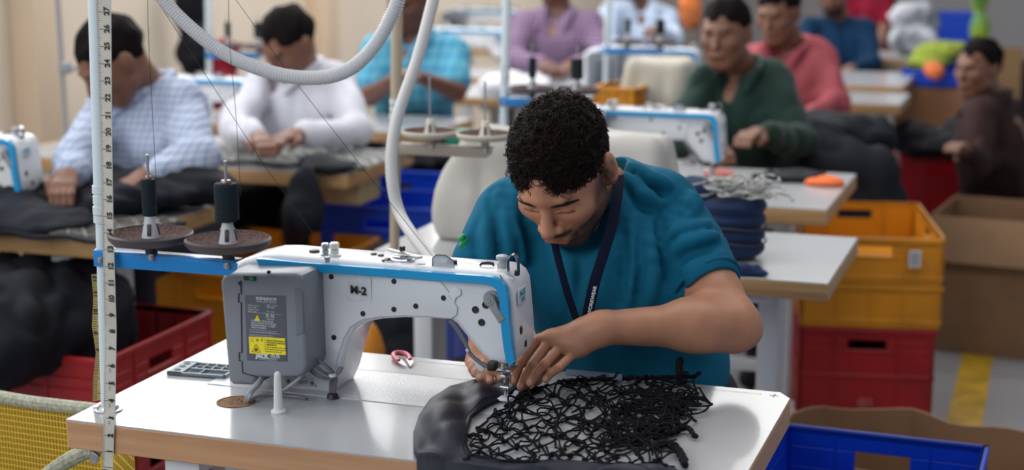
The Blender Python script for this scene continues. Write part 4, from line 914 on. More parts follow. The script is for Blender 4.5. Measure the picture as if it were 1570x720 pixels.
# trousers, shoes
hipc = D(1000, 615, 3.02); f = Field(np.array([-1.1, 2.1, -.0]), np.array([-.3, 3.3, .80]), .012)
f.ell(hipc, (.17, .15, .12), None, .03)
for q, kx in ((-1, -.86), (1, -.52)):
    h_ = hipc+np.array([q*.09, -.02, -.03]); k_ = np.array([kx, 2.62, .56]); an_ = np.array([kx, 2.66, .12]); f.cap(h_, k_, .085, .06, .03); f.cap(k_, an_, .06, .048, .02)
raw_mesh('trousers', [f.mesh()], JEANS, man)
for kx in (-.86, -.52):
    f = Field(np.array([kx-.1, 2.35, -.01]), np.array([kx+.1, 2.8, .16]), .007); f.cap((kx, 2.67, .05), (kx, 2.52, .035), .045, .035, .02); f.cap((kx, 2.66, .06), (kx, 2.66, .12), .045, .04, .02); f.half((0, 0, .002), (0, 0, -1)); raw_mesh('shoe', [f.mesh()], BLK, man)
# lanyard
ln = thing('lanyard', 'navy lanyard with small white print hanging from the neck of the man in teal', 'lanyard', tuple(D(893, 470, 2.62)))
def ribbon(P, w, mi=0):
    P = smooth_path(P, 5); m = MB(); n = len(P)
    m.grid(lambda u, v: P[round(u*(n-1))]+rt*(v-.5)*w+np.array([0, -.002, 0])*math.sin(v*3.1), n, 3, thick=.0012); return m
ribbon([D(948, 268, 2.68), D(946, 300, 2.645), D(938, 345, 2.62), D(925, 390, 2.61), D(911, 435, 2.60), D(901, 484, 2.59)], .019).build('strap', LANY, ln)
ribbon([D(846, 345, 2.66), D(852, 380, 2.625), D(862, 420, 2.61), D(872, 455, 2.60), D(884, 490, 2.59)], .013).build('strap', LANY, ln)
m = MB(); a, b_ = D(904, 478, 2.585), D(912, 442, 2.59); m.text('WORKWEAR', (a+b_)/2, .0080, b_-a, np.cross(np.array([0, -1, 0]), b_-a), .0003, bold=.0002); m.build('strap_print', PRW, ln, smooth=0, recalc=False)
m = MB(); q = D(711, 372, 2.70); f = Field(q-.03, q+.03, .0018)
for a in range(7): f.ell(q+np.array([.004*math.sin(a*2.1), .003*math.cos(a*1.7), -.012+.004*a]), (.005, .005, .0045), None, .003)
gt = raw_mesh('green_clip', [f.mesh()], GREENP, None, org=tuple(q)); tag(gt, 'small green plastic clip at the sleeve of the man in teal', 'clip')
# ------------------------------------------------------------------ tables in the rows behind
GT = 'sewing tables in rows across the hall'
table('white-topped sewing table just behind the man in teal, carrying the navy roll', -1.47, -.424, 3.28, 3.80, legs=(.035, .16))
table('white-topped sewing table in front of the man in the dark green shirt', -1.62, -.548, 4.15, 4.79, th=.045)
table('sewing table covered by dark cloth behind the man in the dark green shirt', -1.62, -.62, 5.50, 5.95)
table('nearer of two empty white table ends beside the salmon shirt', -1.7, -.60, 6.70, 7.15, th=.045)
table('farther of two empty white table ends beside the salmon shirt', -1.7, -.66, 7.46, 8.15)
table('small white table end below the white bundle at the far right', -1.7, -.72, 8.95, 9.5)
table('sewing table with the dark net before the man in the pale checked shirt', -3.25, -2.115, 3.17, 3.715, th=.045)
table('sewing table with pale net before the man in the white shirt', -3.25, -2.0, 4.28, 4.80, th=.045, legs=(.16, .62))
table('white-topped table before the man in the turquoise shirt', -3.2, -2.12, 5.22, 5.70)
table('table behind the turquoise shirt man with brown edge', -3.2, -2.18, 6.40, 6.90)
# ------------------------------------------------------------------ more machines and thread stands, copies of the foreground ones
GM = None
def at_(px, d, z=.76):
    q = D(px, 0, d); k = CAM+ray(px, 360+F_*(math.tan(math.asin(1)*0)))*0
    # point at distance d on column px and height z
    vv = ((CH-z)/d-math.sin(PT))/math.cos(PT); return D(px, 360+vv*F_, d)
for px, d, lb in ((1091, 4.52, 'white sewing machine with blue stripe before the man in the dark green shirt'), (38, 4.02, 'sewing machine head at the far left edge above the dark net'),
                  (383, 5.45, 'pale sewing machine at the right hand of the man in the white shirt'), (1062, 6.7, 'sewing machine with blue stripe in front of the pale blue shirt'),
                  (770, 7.9, 'nearer of two blurred sewing machines beside the plaid shirt'), (790, 9.6, 'farther of two blurred sewing machines beside the plaid shirt')):
    p = at_(px, d)
    if d > 7: table('far table under the %s of two machines beside the plaid shirt' % ('nearer' if d < 9 else 'farther'), max(p[0]-.7, -3.6), p[0]+.25, p[1]-.25, p[1]+.25)
    dup(MACHINE, (p[0], p[1], .7602), None, lb)
STANDP = st
def stand_at(px, d, lb, spools=None): p = at_(px, d); r = dup(STANDP, (p[0], p[1], .7602), None, lb); return r, p
SPOOLS = [o for o in bpy.data.objects if o.name.startswith('thread_spool')]
off1 = [np.array(o.location)-np.array(STANDP.location) for o in SPOOLS]
BEIGE = mat('pole_beige', (.45, .37, .27), .5); GREYB = mat('bar_grey', (.33, .29, .24), .5)
def recolor(root, old, new):
    for ch in root.children:
        if ch.type == 'MESH' and old in [m.name for m in ch.data.materials]:
            ch.data = ch.data.copy()
            for i, m_ in enumerate(ch.data.materials):
                if m_.name == old: ch.data.materials[i] = new
r, p = stand_at(605, 3.62, 'beige thread stand pole with empty pins on the table left of the man in teal')
recolor(r, 'pipe_white', BEIGE); recolor(r, 'blue_paint', GREYB); recolor(r, 'spool_dish', mat('dish_pale', (.50, .46, .38), .6)); recolor(r, 'spool_cone', mat('cone_cream', (.66, .62, .54), .5))
for px, d, lb in ((770, 4.55, 'white thread stand pole with blue collar behind the head of the man in teal'), (927, 6.3, 'white thread stand pole right of the plaid shirt'), (322, 6.1, 'white thread stand pole with blue collar between the checked shirt and the white shirt')):
    r, p = stand_at(px, d, lb)
    for o, of, w_ in zip(SPOOLS, off1, ('slim', 'fat')): dup(o, np.array((p[0], p[1], .7602))+of, None, '%s black spool on the stand %s' % (w_, {770: 'behind the man in teal', 927: 'right of the plaid shirt', 322: 'between the checked and the white shirt'}[px]))
p = at_(103, 5.3); m = MB(); m.tube([(p[0], p[1], .7605), (p[0]-.01, p[1], 1.6)], .0075, 10); m.box((p[0]+.05, p[1], 1.03), (.10, .02, .015), bev=.003); m.box((p[0]+.01, p[1], 1.03), (.035, .03, .04), bev=.005)
tag(m.build('stand_pole', mat('pole_grey', (.30, .31, .34), .4, .3), org=tuple(p)), 'thin grey stand pole between the tan pillar and the checked shirt', 'pole')
m = MB(); m.box((p[0]+.0, p[1]+.0, .74), (.30, .3, .038), bev=.003); tg = m.build('shelf_board', EDGE2, org=(p[0], p[1], .74)); tag(tg, 'small tan table board at the wall behind the left man arm', 'board')
# ------------------------------------------------------------------ crates
def crate(label, x, y, z0, w, d, h, m_, rz=0, hole=True, ridge=None, text=None, name='plastic_crate', hw_=.11, group=None, hh=.028, hz=None):
    r = thing(name, label, 'crate', (x, y, z0), group); t = .008; m = MB()
    def B(c, s_, bev=.002): m.box((x+c[0], y+c[1], z0+c[2]), s_, bev=bev, seg=1)
    hz = hz or h-.06
    B((0, 0, .006), (w-.02, d-.02, .010))
    for sx_, sy_, L in ((0, 1, w), (0, -1, w), (1, 0, d), (-1, 0, d)):
        def W(a, zc, la, lz, tt=t, o=0):
            if sy_: B((a, sy_*(d/2-tt/2+o), zc), (la, tt, lz))
            else: B((sx_*(w/2-tt/2+o), a, zc), (tt, la, lz))
        if hole:
            W(0, (hz-hh/2)/2, L, hz-hh/2); W(0, (hz+hh/2+h)/2, L, h-hz-hh/2); W(-(L/2+hw_/2)/2, hz, L/2-hw_/2, hh); W((L/2+hw_/2)/2, hz, L/2-hw_/2, hh)
        else: W(0, h/2, L, h)
        W(0, h-.008, L+.012, .016, .014, .006); W(0, .02, L+.004, .012, .012, .003)
        for z_ in (ridge or []): W(0, z_, L+.01, .012, .014, .005)
        for k in range(5):
            a = -L/2+.012+(L-.024)*k/4
            if hole and abs(a) < hw_/2+.01: continue
            W(a, h/2, .010, h-.03, .012, .004)
        if hole: W(0, hz-hh/2-.004, hw_+.03, .006, .013, .004)
    m.build('crate_body', m_, r, smooth=0)
    if text:
        m = MB()
        for s_, zz, sz in text: m.text(s_, (x, y-d/2-.0115, z0+zz), sz, (1, 0, 0), (0, 0, 1), .0004, bold=.0006)
        m.build('crate_print', PRED, r, smooth=0, recalc=False)
    if rz: r.rotation_euler = (0, 0, rz)
    return r
p = at_(1332, 4.62, .3); RZ = .21; cx_ = p[0]-math.sin(RZ)*.30; cy_ = p[1]+math.cos(RZ)*.30
crate('red crate at the bottom of the stack beside the cartons', cx_-.005, cy_, 0, .385, .60, .340, RED, ridge=[.195], text=[('@2', .12, .03), ('BLUE EXPORT', .085, .026)], hz=.29, rz=RZ)
crate('lower of the two yellow crates on top of the red crate', cx_, cy_, .342, .40, .60, .130, YELC, hole=False, rz=RZ)
yc = crate('upper yellow crate topping the stack, with a small white label', cx_, cy_, .474, .40, .60, .138, YELC, hz=.098, rz=RZ)
m = MB(); q = (cx_+.118, 0, D(1394, 388, 4.62)[2]); m.box((q[0], cy_-.315, q[2]), (.034, .003, .05)); m.mi = 1
for k in range(5): m.box((q[0], cy_-.317, q[2]+.016-k*.008), (.024, .001, .003))
m.build('paper_label', [PRW, GDARK], yc, smooth=0)
# red crates further back with dark clothes
p = at_(1432, 6.75); crate('dark red crate under black clothes beside the man in brown', p[0], p[1]+.2, .26, .335, .45, .262, RED, hz=.20, rz=.2); crate('red crate below the dark red crate of black clothes', p[0], p[1]+.2, 0, .33, .45, .255, RED, rz=.2)
RB = p
# left side
crate('large red crate of black clothes at the lower left', -2.36, 3.285, .255, .62, .50, .255, RED, hz=.19, text=None)
crate('red crate beneath the large red crate at the lower left', -2.36, 3.285, 0, .60, .48, .25, RED)
m = MB()
q0 = D(204, 523, 3.62)
crate('yellow crate behind the motor cover, empty, with an open top', -2.28, 4.28, .25, .48, .66, .255, YELC)
crate('yellow crate underneath the open yellow crate behind the motor cover', -2.28, 4.28, 0, .47, .64, .245, YELC)
p = at_(626, 5.75); crate('blue crate under the table behind the beige pole, the upper and farther one', p[0], p[1]+.1, .36, .36, .42, .27, BLUEC); crate('blue crate below the farther blue crate', p[0], p[1]+.1, 0, .36, .42, .355, BLUEC)
p = at_(588, 5.15); crate('blue crate in front of the farther blue crate beside the beige pole', p[0], p[1]+.1, .35, .42, .34, .25, BLUEC, rz=.1); crate('blue crate below the nearer blue crate beside the beige pole', p[0], p[1]+.1, 0, .42, .34, .345, BLUEC, rz=.1)
# right foreground
crate('bright blue crate at the lower right corner beside the foreground table', -.302, 2.955, .20, .415, .60, .25, BLUEC, rz=-.03, hw_=.115, hh=.045, hz=.185)
crate('blue crate beneath the bright blue crate at the lower right', -.302, 2.955, 0, .41, .59, .195, BLUEC, rz=-.03)
# ------------------------------------------------------------------ cartons
def carton(label, x, y, w, d, h, rz=0, flaps=(1, 1, 1, 1), ang=(-1.9, -1.9, -1.9, -1.9), fl=.16, z0=0, m1=CARD, m2=CARD2):
    r = thing('carton', label, 'carton', (x, y, z0)); t = .006; m = MB()
    for c, s_ in (((0, 0, .004), (w, d, .006)), ((0, -d/2, h/2), (w, t, h)), ((0, d/2, h/2), (w, t, h)), ((-w/2, 0, h/2), (t, d, h)), ((w/2, 0, h/2), (t, d, h))): m.box((x+c[0], y+c[1], z0+c[2]), s_, bev=.0015, seg=1)
    m.build('carton_body', m1, r, smooth=0)
    for k, (on, a) in enumerate(zip(flaps, ang)):
        if not on: continue
        m = MB(); sgn = (-1, 1, -1, 1)[k]; o = Vector((x, y, z0+h)); L = w if k < 2 else d
        dn = Vector((0, sgn, 0)) if k < 2 else Vector((sgn, 0, 0)); base = o+dn*((d if k < 2 else w)/2); al = Vector((1, 0, 0)) if k < 2 else Vector((0, 1, 0)); ou = dn*math.sin(-a)+Vector((0, 0, 1))*math.cos(a)
        m.grid(lambda u, v: base+al*(u-.5)*(L-.01)+ou*(v*fl)+dn*.004, 2, 3, thick=.005); m.build('flap', m2, r, smooth=0)
    if rz: r.rotation_euler = (0, 0, rz)
    return r
p = at_(1500, 5.45, .5); carton('large brown carton with hanging flaps by the yellow floor tape', p[0]+.045, p[1]+.28, .36, .45, .49, rz=-.12, ang=(-2.95, -.4, -.5, -2.3), flaps=(1, 0, 0, 1))
# round-topped open carton in the right foreground
loop = [G(1216, 634, .34), G(1262, 625, .34), G(1330, 624, .34), G(1398, 630, .34), G(1455, 645, .34), G(1520, 655, .34), G(1590, 668, .34)]
near = [np.array([.10, 3.42, .34]), np.array([.02, 3.36, .34]), np.array([-.25, 3.34, .34]), np.array([-.50, 3.36, .34]), np.array([-.60, 3.45, .34])]
ring_ = [np.array(a) for a in loop]+near; nR = len(ring_)
def cring(u, v):
    i = u*nR; a = int(i) % nR; f_ = i-int(i); p_ = ring_[a]*(1-f_)+ring_[(a+1) % nR]*f_; return (p_[0], p_[1], .003+(p_[2]-.003+.006*math.sin(u*31))*v)
m = MB(); m.grid(cring, nR*3+1, 5, thick=.006); cc = m.build('carton_wall', CARD2, None, smooth=0, org=(-.25, 3.6, 0))
m = MB(); m.prism([(a[0], a[1]) for a in ring_], 'Z', .001, .006); fl_ = m.build('carton_base', CARD, cc, smooth=0); cc.name = 'carton'; ORG['carton'] = ORG.get(cc.name, (-.25, 3.6, 0)); tag(cc, 'wide open-topped brown carton behind the bright blue crate', 'carton')
p = at_(1440, 7.75, .7); carton('brown wooden-coloured box with straps behind the dark red crate', p[0]-.01, p[1]+.2, .40, .4, .70, flaps=(0, 0, 0, 0), m1=mat('box_brown', (.25, .115, .05), .6, var=.2, vscale=4))
crate('blue crate heaped with green and orange cloth left of the man in brown', p[0]-.0, p[1]+.2, .705, .36, .36, .08, BLUEC, hole=False); BX = p
p = at_(1538, 9.6, .55); carton('tall tan carton at the far right beyond the man in brown', p[0], p[1]+.2, .2, .3, .73, flaps=(0, 0, 0, 0), m1=mat('box_tan', (.28, .16, .07), .7))
p = at_(1572, 9.2, .5); m = MB(); m.box((p[0]+.02, p[1], .36), (.10, .2, .72), bev=.02); tag(m.build('bin', DARKC, org=(p[0]+.02, p[1], 0)), 'dark bin at the far right edge of the hall', 'bin')
p = at_(1460, 10.2, .9); crate('far blue crate behind the white bundle', p[0], p[1], .74, .30, .3, .19, BLUEC, hole=False); m = MB(); m.box((p[0], p[1], .37), (.34, .34, .74), bev=.01); tag(m.build('crate_plinth', mat('plinth_blue', (.01, .025, .12), .6), org=(p[0], p[1], 0)), 'dark plinth under the far blue crate', 'box')
# ------------------------------------------------------------------ soft heaps
def heap(name, label, cat, blobs, m_, seed=1, amp=.012, h=.009, sc=(20, 70), parent=None, base=None, group=None, flat=None):
    """blobs: list of (center, radii)"""
    P = [np.array(b_[0], float) for b_ in blobs]; Rr = [np.array(b_[1], float) for b_ in blobs]
    lo = np.min([p-r for p, r in zip(P, Rr)], 0)-.04; hi = np.max([p+r for p, r in zip(P, Rr)], 0)+.04; f = Field(lo, hi, h)
    for p, r in zip(P, Rr): f.ell(p, r, None, .03)
    w_ = waves(seed, 10, *sc); w2 = waves(seed+50, 6, sc[0]*.5, sc[1]*.4)
    w3 = waves(seed+90, 7, sc[1]*.8, sc[1]*1.6)
    f.warp(lambda X, Y, Z: amp*.7*w_(X, Y, Z)+amp*1.3*(np.abs(w2(X, Y, Z))-.6)-amp*.7*np.abs(w3(X, Y, Z))+amp*.3)
    if flat is not None: f.half((0, 0, flat), (0, 0, -1))
    o = raw_mesh(name, [f.mesh()], m_, None, org=tuple(base if base is not None else (P[0][0], P[0][1], lo[2]+.04))); return tag(o, label, cat, group)
A = lambda px, d, z: at_(px, d, z)
heap('clothes_pile', 'black clothes heaped in the large red crate at the lower left', 'clothes', [(A(20, 3.8, .58), (.20, .22, .15)), (A(95, 3.85, .55), (.16, .2, .13)), (A(-60, 3.7, .55), (.2, .2, .14)), (A(150, 3.9, .47), (.10, .15, .10))], DARKC, 2, .018, .009, (14, 40))
heap('dark_cloth_pile', 'dark cloth piled on the table before the man in the checked shirt', 'cloth', [(A(200, 4.15, .815), (.20, .13, .05)), (A(290, 4.2, .82), (.12, .10, .05)), (A(120, 4.05, .80), (.15, .13, .045))], DARKC, 3, .010, .007, (20, 60), flat=.7605)
heap('dark_cloth_pile', 'charcoal cloth edging the net at the left table end', 'cloth', [(A(0, 3.95, .80), (.16, .12, .045)), (A(60, 3.88, .785), (.14, .10, .03))], DARKG, 4, .010, .007, (20, 60), flat=.7605)
def netpatch(label, c, w, d, mb_, mc_, tilt=0, n=(14, 8), r=.0022, name='netted_cloth', fz=lambda x, y: 0):
    t_ = thing(name, label, 'net', tuple(c)); m = MB(); KK = {}
    for i in range(n[0]):
        for j in range(n[1]): KK[i, j] = np.array([c[0]+(i/(n[0]-1)-.5)*w+rng.normal()*.005, c[1]+(j/(n[1]-1)-.5)*d+rng.normal()*.004, c[2]+.010+fz(i/(n[0]-1), j/(n[1]-1))+rng.rand()*.006])
    for (i, j), p in KK.items():
        if (i+j) % 2: continue
        for di, dj in ((1, 1), (1, -1), (-1, 1), (-1, -1)):
            q = KK.get((i+di, j+dj))
            if q is not None: m.tube([p, (p+q)/2+rng.normal(size=3)*.003, q], r, 4, cap=False)
    m.build('net', mb_, t_); m = MB()
    m.grid(lambda u, v: (c[0]+(u-.5)*w, c[1]-d/2-.03*v, c[2]+.006+.004*math.sin(u*20)), 20, 4, thick=.008); m.build('cloth_border', mc_, t_); m = MB(); m.grid(lambda u, v: (c[0]+(u-.5)*w, c[1]+d/2+.03*v, c[2]+.006+.004*math.sin(u*17)), 20, 4, thick=.008)
    m.build('cloth_border', mc_, t_); return t_
NETD = mat('net_grey', (.22, .21, .19), .8); NETP = mat('net_pale', (.42, .42, .40), .8)
c = G(110, 352); netpatch('dark net panel with pale mesh on the left table under the checked shirt man', (c[0]-.02, c[1]+.0, .7635), .50, .26, NETD, DARKC, n=(18, 9), r=.003)
c = G(445, 258); netpatch('pale net panel on the table before the man in the white shirt', (c[0]-.05, 4.50, .7635), .62, .36, NETP, DARKG, n=(22, 12), r=.004)
heap('dark_cloth_pile', 'dark cloth hanging down the table front before the white shirt', 'cloth', [(A(470, 4.72, .70), (.05, .04, .10)), (A(458, 4.70, .64), (.05, .05, .07)), (A(505, 4.8, .78), (.10, .08, .03))], DARKG, 9, .008, .008, (30, 60))
heap('clothes_pile', 'black clothes pile under the table before the white shirt', 'clothes', [(A(395, 5.62, .52), (.17, .12, .13)), (A(330, 5.6, .52), (.15, .12, .13)), (A(460, 5.65, .46), (.12, .12, .15)), (A(395, 5.62, .17), (.2, .14, .2))], DARKC, 10, .015, .011, (14, 40), flat=.002)
heap('clothes_pile', 'black clothes on the farther blue crate below the turquoise shirt', 'clothes', [(A(645, 5.8, .655), (.14, .14, .05)), (A(595, 5.75, .65), (.08, .12, .04))], DARKC, 12, .010, .008, (20, 60))
heap('clothes_pile', 'dark grey garments slumped between the blue crates and the nearer table', 'clothes', [(A(640, 4.75, .50), (.17, .10, .05)), (A(590, 4.7, .42), (.14, .10, .07)), (A(600, 4.7, .2), (.16, .14, .22))], DARKG, 13, .014, .010, (14, 40), flat=.002)
m = MB(); q = A(530, 5.0, .69); m.box(q, (.17, .16, .10), bev=.006); tag(m.build('small_carton', mat('box_cream', (.42, .33, .18), .7), org=(q[0], q[1], q[2]-.05)), 'cream box under the right end of the table before the white shirt', 'box')
# covered machine on the second table
def cover(label, c, L, m_, seed, flare=.10, hgt=.235, dd=.10):
    f = Field((c[0]-L-.22, c[1]-.24, .755), (c[0]+.16, c[1]+.24, 1.05), .0075)
    for k in range(9):
        t_ = k/8; z = .785+(hgt-.05)*t_; g = flare*(1-t_)**1.3; r_ = .034+g*.4
        for yo in (-.05, 0, .05): f.cap((c[0]-L-g*.9, c[1]+yo, z+.022), (c[0]+g*.2+.03, c[1]+yo, z+.022), r_, None, .02)
    w_ = waves(seed, 8, 26, 60, (1.3, 1.3, .22)); f.warp(lambda X, Y, Z: .004*w_(X, Y, Z)-.013*np.abs(w_(X, Y, Z))*np.clip((1.0-Z)/.10, 0.15, 1.3)+.006); f.half((0, 0, .7605), (0, 0, -1))
    return tag(raw_mesh('machine_cover', [f.mesh()], m_, None, org=(c[0]-L/2, c[1], .7605)), label, 'cover')
p = A(985, 3.72, .76); cover('off-white cloth cover draped over the machine behind the shoulder of the man in teal', p, .40, LIGHTC, 31, flare=.055)
p = A(1035, 5.75, .76); cover('beige cover over the machine left of the dark green shirt', p, .14, mat('beige_cover', (.48, .45, .38), .8), 33, flare=.03)
p = A(720, 6.55, .76); heap('white_cloth_pile', 'white garments piled on the table between the turquoise shirt and the plaid shirt', 'cloth', [(A(790, 6.9, .80), (.16, .12, .06)), (A(850, 7.0, .80), (.16, .12, .05))], mat('white_cloth', (.66, .66, .70), .8), 35, .010, .01, (20, 60))
m = MB(); q = A(728, 4.55, .90); m.box((q[0]+.0, q[1], .897), (.14, .1, .035), bev=.004); m.box((q[0], q[1], .82), (.10, .08, .12), bev=.004); tag(m.build('green_box', mat('green_box', (.0, .17, .10), .5), org=(q[0], q[1], .76)), 'green box behind the off-white machine cover', 'box')
q = A(952, 5.65, .76); crate('yellow crate left of the beige machine cover', q[0]-.01, q[1]+.05, .762, .16, .2, .17, YELC, hole=False)
# navy roll with pale net on top
p = G(1118, 396); rl = thing('cloth_roll', 'navy cloth bundle topped with pale netting on the second table', 'cloth bundle', (p[0], p[1]+.02, .7605)); f = Field((p[0]-.11, p[1]-.10, .755), (p[0]+.11, p[1]+.14, .95), .004); cy0 = p[1]+.02
for z, r_ in ((.785, .052), (.815, .054), (.85, .055), (.880, .053)): f.ell((p[0], cy0, z), (.078, .074, .028), None, .006)
w_ = waves(44, 8, 20, 60, (1, 1, .4)); f.warp(lambda X, Y, Z: .004*w_(X, Y, Z)); f.half((0, 0, .7605), (0, 0, -1)); raw_mesh('rolled_cloth', [f.mesh()], NAVY, rl)
m = MB()
for z in (.80, .835): m.tube([(p[0]+.0775*math.cos(a), cy0+.0735*math.sin(a), z+.003*math.sin(3*a)) for a in np.linspace(0, 6.283, 40)[:-1]], .0025, 5, closed=True, cap=False)
m.build('tie', mat('tie_dark', (.03, .03, .05), .7), rl)
m = MB()
for k in range(110):
    c = np.array([p[0]+rng.normal()*.034+.012, cy0+rng.normal()*.03, .905+rng.rand()*.035]); ph = rng.rand()*6; P = [c+np.array([.022*math.cos(ph+i*.9), .018*math.sin(ph+i*.9), .006*math.sin(ph*3+i)]) for i in range(6)]; m.tube(P, .0028, 4)
m.build('pale_netting', NETP, rl)
q = A(1068, 3.62, .90); heap('navy_cloth', 'crumpled navy cloth on the second table left of the navy bundle', 'cloth', [(q, (.05, .05, .035)), (q+np.array([.03, .0, -.06]), (.05, .06, .06)), (q+np.array([.0, .0, -.11]), (.06, .05, .03))], NAVY, 46, .006, .005, (30, 80), flat=.7605)
q = G(1150, 422); heap('cloth_scrap', 'scrap of blue cloth on the front edge of the second table', 'cloth', [(q+np.array([0, 0, .006]), (.04, .02, .009)), (q+np.array([-.03, .01, .006]), (.03, .02, .008))], NAVY, 47, .003, .003, (60, 120), flat=.7605)
q = G(1262, 284); heap('orange_scrap', 'orange scrap on the table before the dark green shirt', 'cloth', [(q+np.array([0, 0, .008]), (.055, .035, .016))], mat('orange_cloth', (.9, .18, .05), .7), 48, .004, .005, (40, 90), flat=.7605)
q = G(1205, 276); heap('net_scrap', 'dark net scrap beside the orange scrap', 'cloth', [(q+np.array([0, 0, .008]), (.10, .05, .014)), (q+np.array([.05, .03, .008]), (.06, .03, .014))], DARKG, 49, .005, .005, (40, 90), flat=.7605)
q = G(1105, 272); heap('pink_scrap', 'pink scrap under the needle before the dark green shirt', 'cloth', [(q+np.array([0, 0, .008]), (.05, .03, .014))], mat('pink_cloth', (.55, .18, .16), .7), 50, .004, .005, (40, 90), flat=.7605)
# big dark drape right of the green shirt
heap('dark_drape', 'large dark cloth draped beside the elbow of the man in the dark green shirt', 'cloth', [(A(1245, 5.5, .80), (.17, .20, .05)), (A(1310, 5.55, .77), (.14, .16, .06)), (A(1270, 5.35, .66), (.20, .10, .14)), (A(1345, 5.35, .62), (.07, .10, .15)), (A(1300, 5.35, .48), (.20, .12, .16)), (A(1300, 5.35, .2), (.18, .14, .24))], DARKG, 51, .016, .010, (12, 34), flat=.002)
heap('hanging_clothes', 'dark garments hanging by the wall between the checked shirt and the white shirt', 'clothes', [(A(292, 6.9, 1.15), (.07, .07, .18)), (A(300, 6.9, .95), (.08, .07, .12))], DARKC, 71, .010, .009, (14, 40))
heap('maroon_cloth', 'maroon cloth bundle standing behind the white stand pole at the left wall', 'cloth', [(A(346, 6.6, .36), (.07, .07, .36)), (A(346, 6.6, .8), (.06, .06, .12)), (A(346, 6.6, .95), (.06, .06, .08))], mat('cloth_maroon', (.20, .01, .02), .8), 72, .006, .008)
heap('hanging_clothes', 'orange and dark garments hanging left of the head of the green shirt man', 'clothes', [(A(1040, 9.2, 1.22), (.06, .05, .12)), (A(1058, 9.0, 1.02), (.06, .05, .12))], mat('cloth_orange_dark', (.75, .22, .06), .8, col2=(.03, .02, .03), vscale=5), 73, .010, .009, (14, 40))
heap('orange_tag', 'small orange tag on the large dark drape', 'tag', [(A(1360, 5.22, .585), (.007, .007, .018))], mat('orange_tag', (.9, .2, .04), .6), 52, .001, .004)
heap('clothes_pile', 'black clothes piled on the dark red crate beside the man in brown', 'clothes', [(RB+np.array([-.02, .18, -.20]), (.01, .01, .01)), (A(1432, 6.85, .56), (.19, .20, .05)), (A(1395, 6.85, .60), (.09, .12, .05)), (A(1468, 6.9, .61), (.07, .12, .05))][1:], DARKC, 53, .012, .009, (20, 50))
heap('green_cloth', 'lime green cloth heaped on the blue crate left of the man in brown', 'cloth', [(A(1445, 8.0, .86), (.13, .12, .05)), (A(1425, 8.0, .81), (.10, .12, .05))], mat('lime_cloth', (.24, .30, .04), .8), 54, .010, .009, (20, 50))
heap('orange_cloth', 'orange and yellow cloth in the blue crate below the lime cloth', 'cloth', [(A(1432, 7.7, .79), (.045, .06, .04))], mat('orange_cloth2', (.6, .15, .05), .7), 55, .006, .008)
heap('white_bundle', 'white and grey cloth bundle on the far right table', 'cloth', [(A(1402, 9.1, .93), (.13, .13, .13)), (A(1402, 9.0, .85), (.14, .13, .08))], mat('bundle_white', (.58, .60, .66), .8, col2=(.12, .13, .16), vscale=7), 56, .016, .010, (14, 50), flat=.76)
heap('green_sack', 'lime and dark green sack hanging at the far right', 'sack', [(A(1503, 9.6, 1.08), (.055, .06, .16)), (A(1503, 9.6, .86), (.06, .06, .10))], mat('sack_lime', (.34, .46, .01), .6, col2=(.02, .16, .05), vscale=4), 57, .006, .008)
q = G(1206, 602, 0); heap('paper', 'pale yellow green paper on the floor beside the red crate', 'paper', [(q+np.array([0, .0, .02]), (.05, .14, .05)), (q+np.array([-.03, -.05, .02]), (.06, .10, .03))], mat('paper_lime', (.46, .50, .20), .8), 58, .004, .008, (14, 30), flat=.001)
heap('clothes_pile', 'dark clothes on the floor under the second table', 'clothes', [(A(755, 3.75, .30), (.20, .14, .20)), (A(660, 3.85, .16), (.14, .14, .16)), (A(840, 3.75, .2), (.14, .14, .2))], DARKC, 59, .016, .010, (14, 40), flat=.002)
heap('amber_sack', 'amber sack on the floor seen under the arm of the large machine', 'sack', [(A(562, 4.15, .38), (.045, .05, .10)), (A(562, 4.15, .15), (.06, .06, .16))], mat('sack_amber', (.55, .20, .01), .6), 60, .004, .007, flat=.002)
# yellow mesh basket at the lower left
yb = thing('mesh_basket', 'yellow mesh basket with pale rope rim at the lower left corner', 'basket', (-2.0, 2.6, 0)); YN = mat('mesh_yellow', (.62, .42, .03), .5)
m = MB(); c0, c1 = D(-60, 600, 2.95), D(150, 628, 2.72); dn = np.array([.02, -.02, -.62])
n1, n2 = 46, 60
for i in range(n1): a = c0+(c1-c0)*i/(n1-1); m.tube([a, a+dn], .0012, 4, cap=False)
for j in range(n2): a = dn*j/(n2-1); m.tube([c0+a, c1+a], .0012, 4, cap=False)
c2 = D(205, 690, 2.62); 
for i in range(22): a = c1+(c2-c1)*i/21; m.tube([a, np.array([a[0], a[1], .22])], .0012, 4, cap=False)
for j in range(26): a = dn*j/25*.9; m.tube([c1+a, c2+a*.8], .0012, 4, cap=False)
m.build('mesh_side', YN, yb)
m = MB(); m.grid(lambda u, v: c0+(c1-c0)*u+dn*v+np.array([.0, .03, -.015]), 2, 2, thick=.004); m.build('mesh_lining', mat('mesh_amber', (.40, .24, .02), .6), yb)
ROPE = mat('rope_pale', (.40, .40, .30), .7, var=.4, vscale=120)
m = MB(); m.tube(smooth_path([c0+np.array([0, 0, .005]), (c0+c1)/2+np.array([0, 0, -.002]), c1]), .012, 10); m.build('rope_rim', ROPE, yb)
m = MB(); m.tube(smooth_path([D(50, 745, 2.62), D(100, 708, 2.58), D(150, 684, 2.55)]), .013, 10); m.build('rope_handle', ROPE, yb)
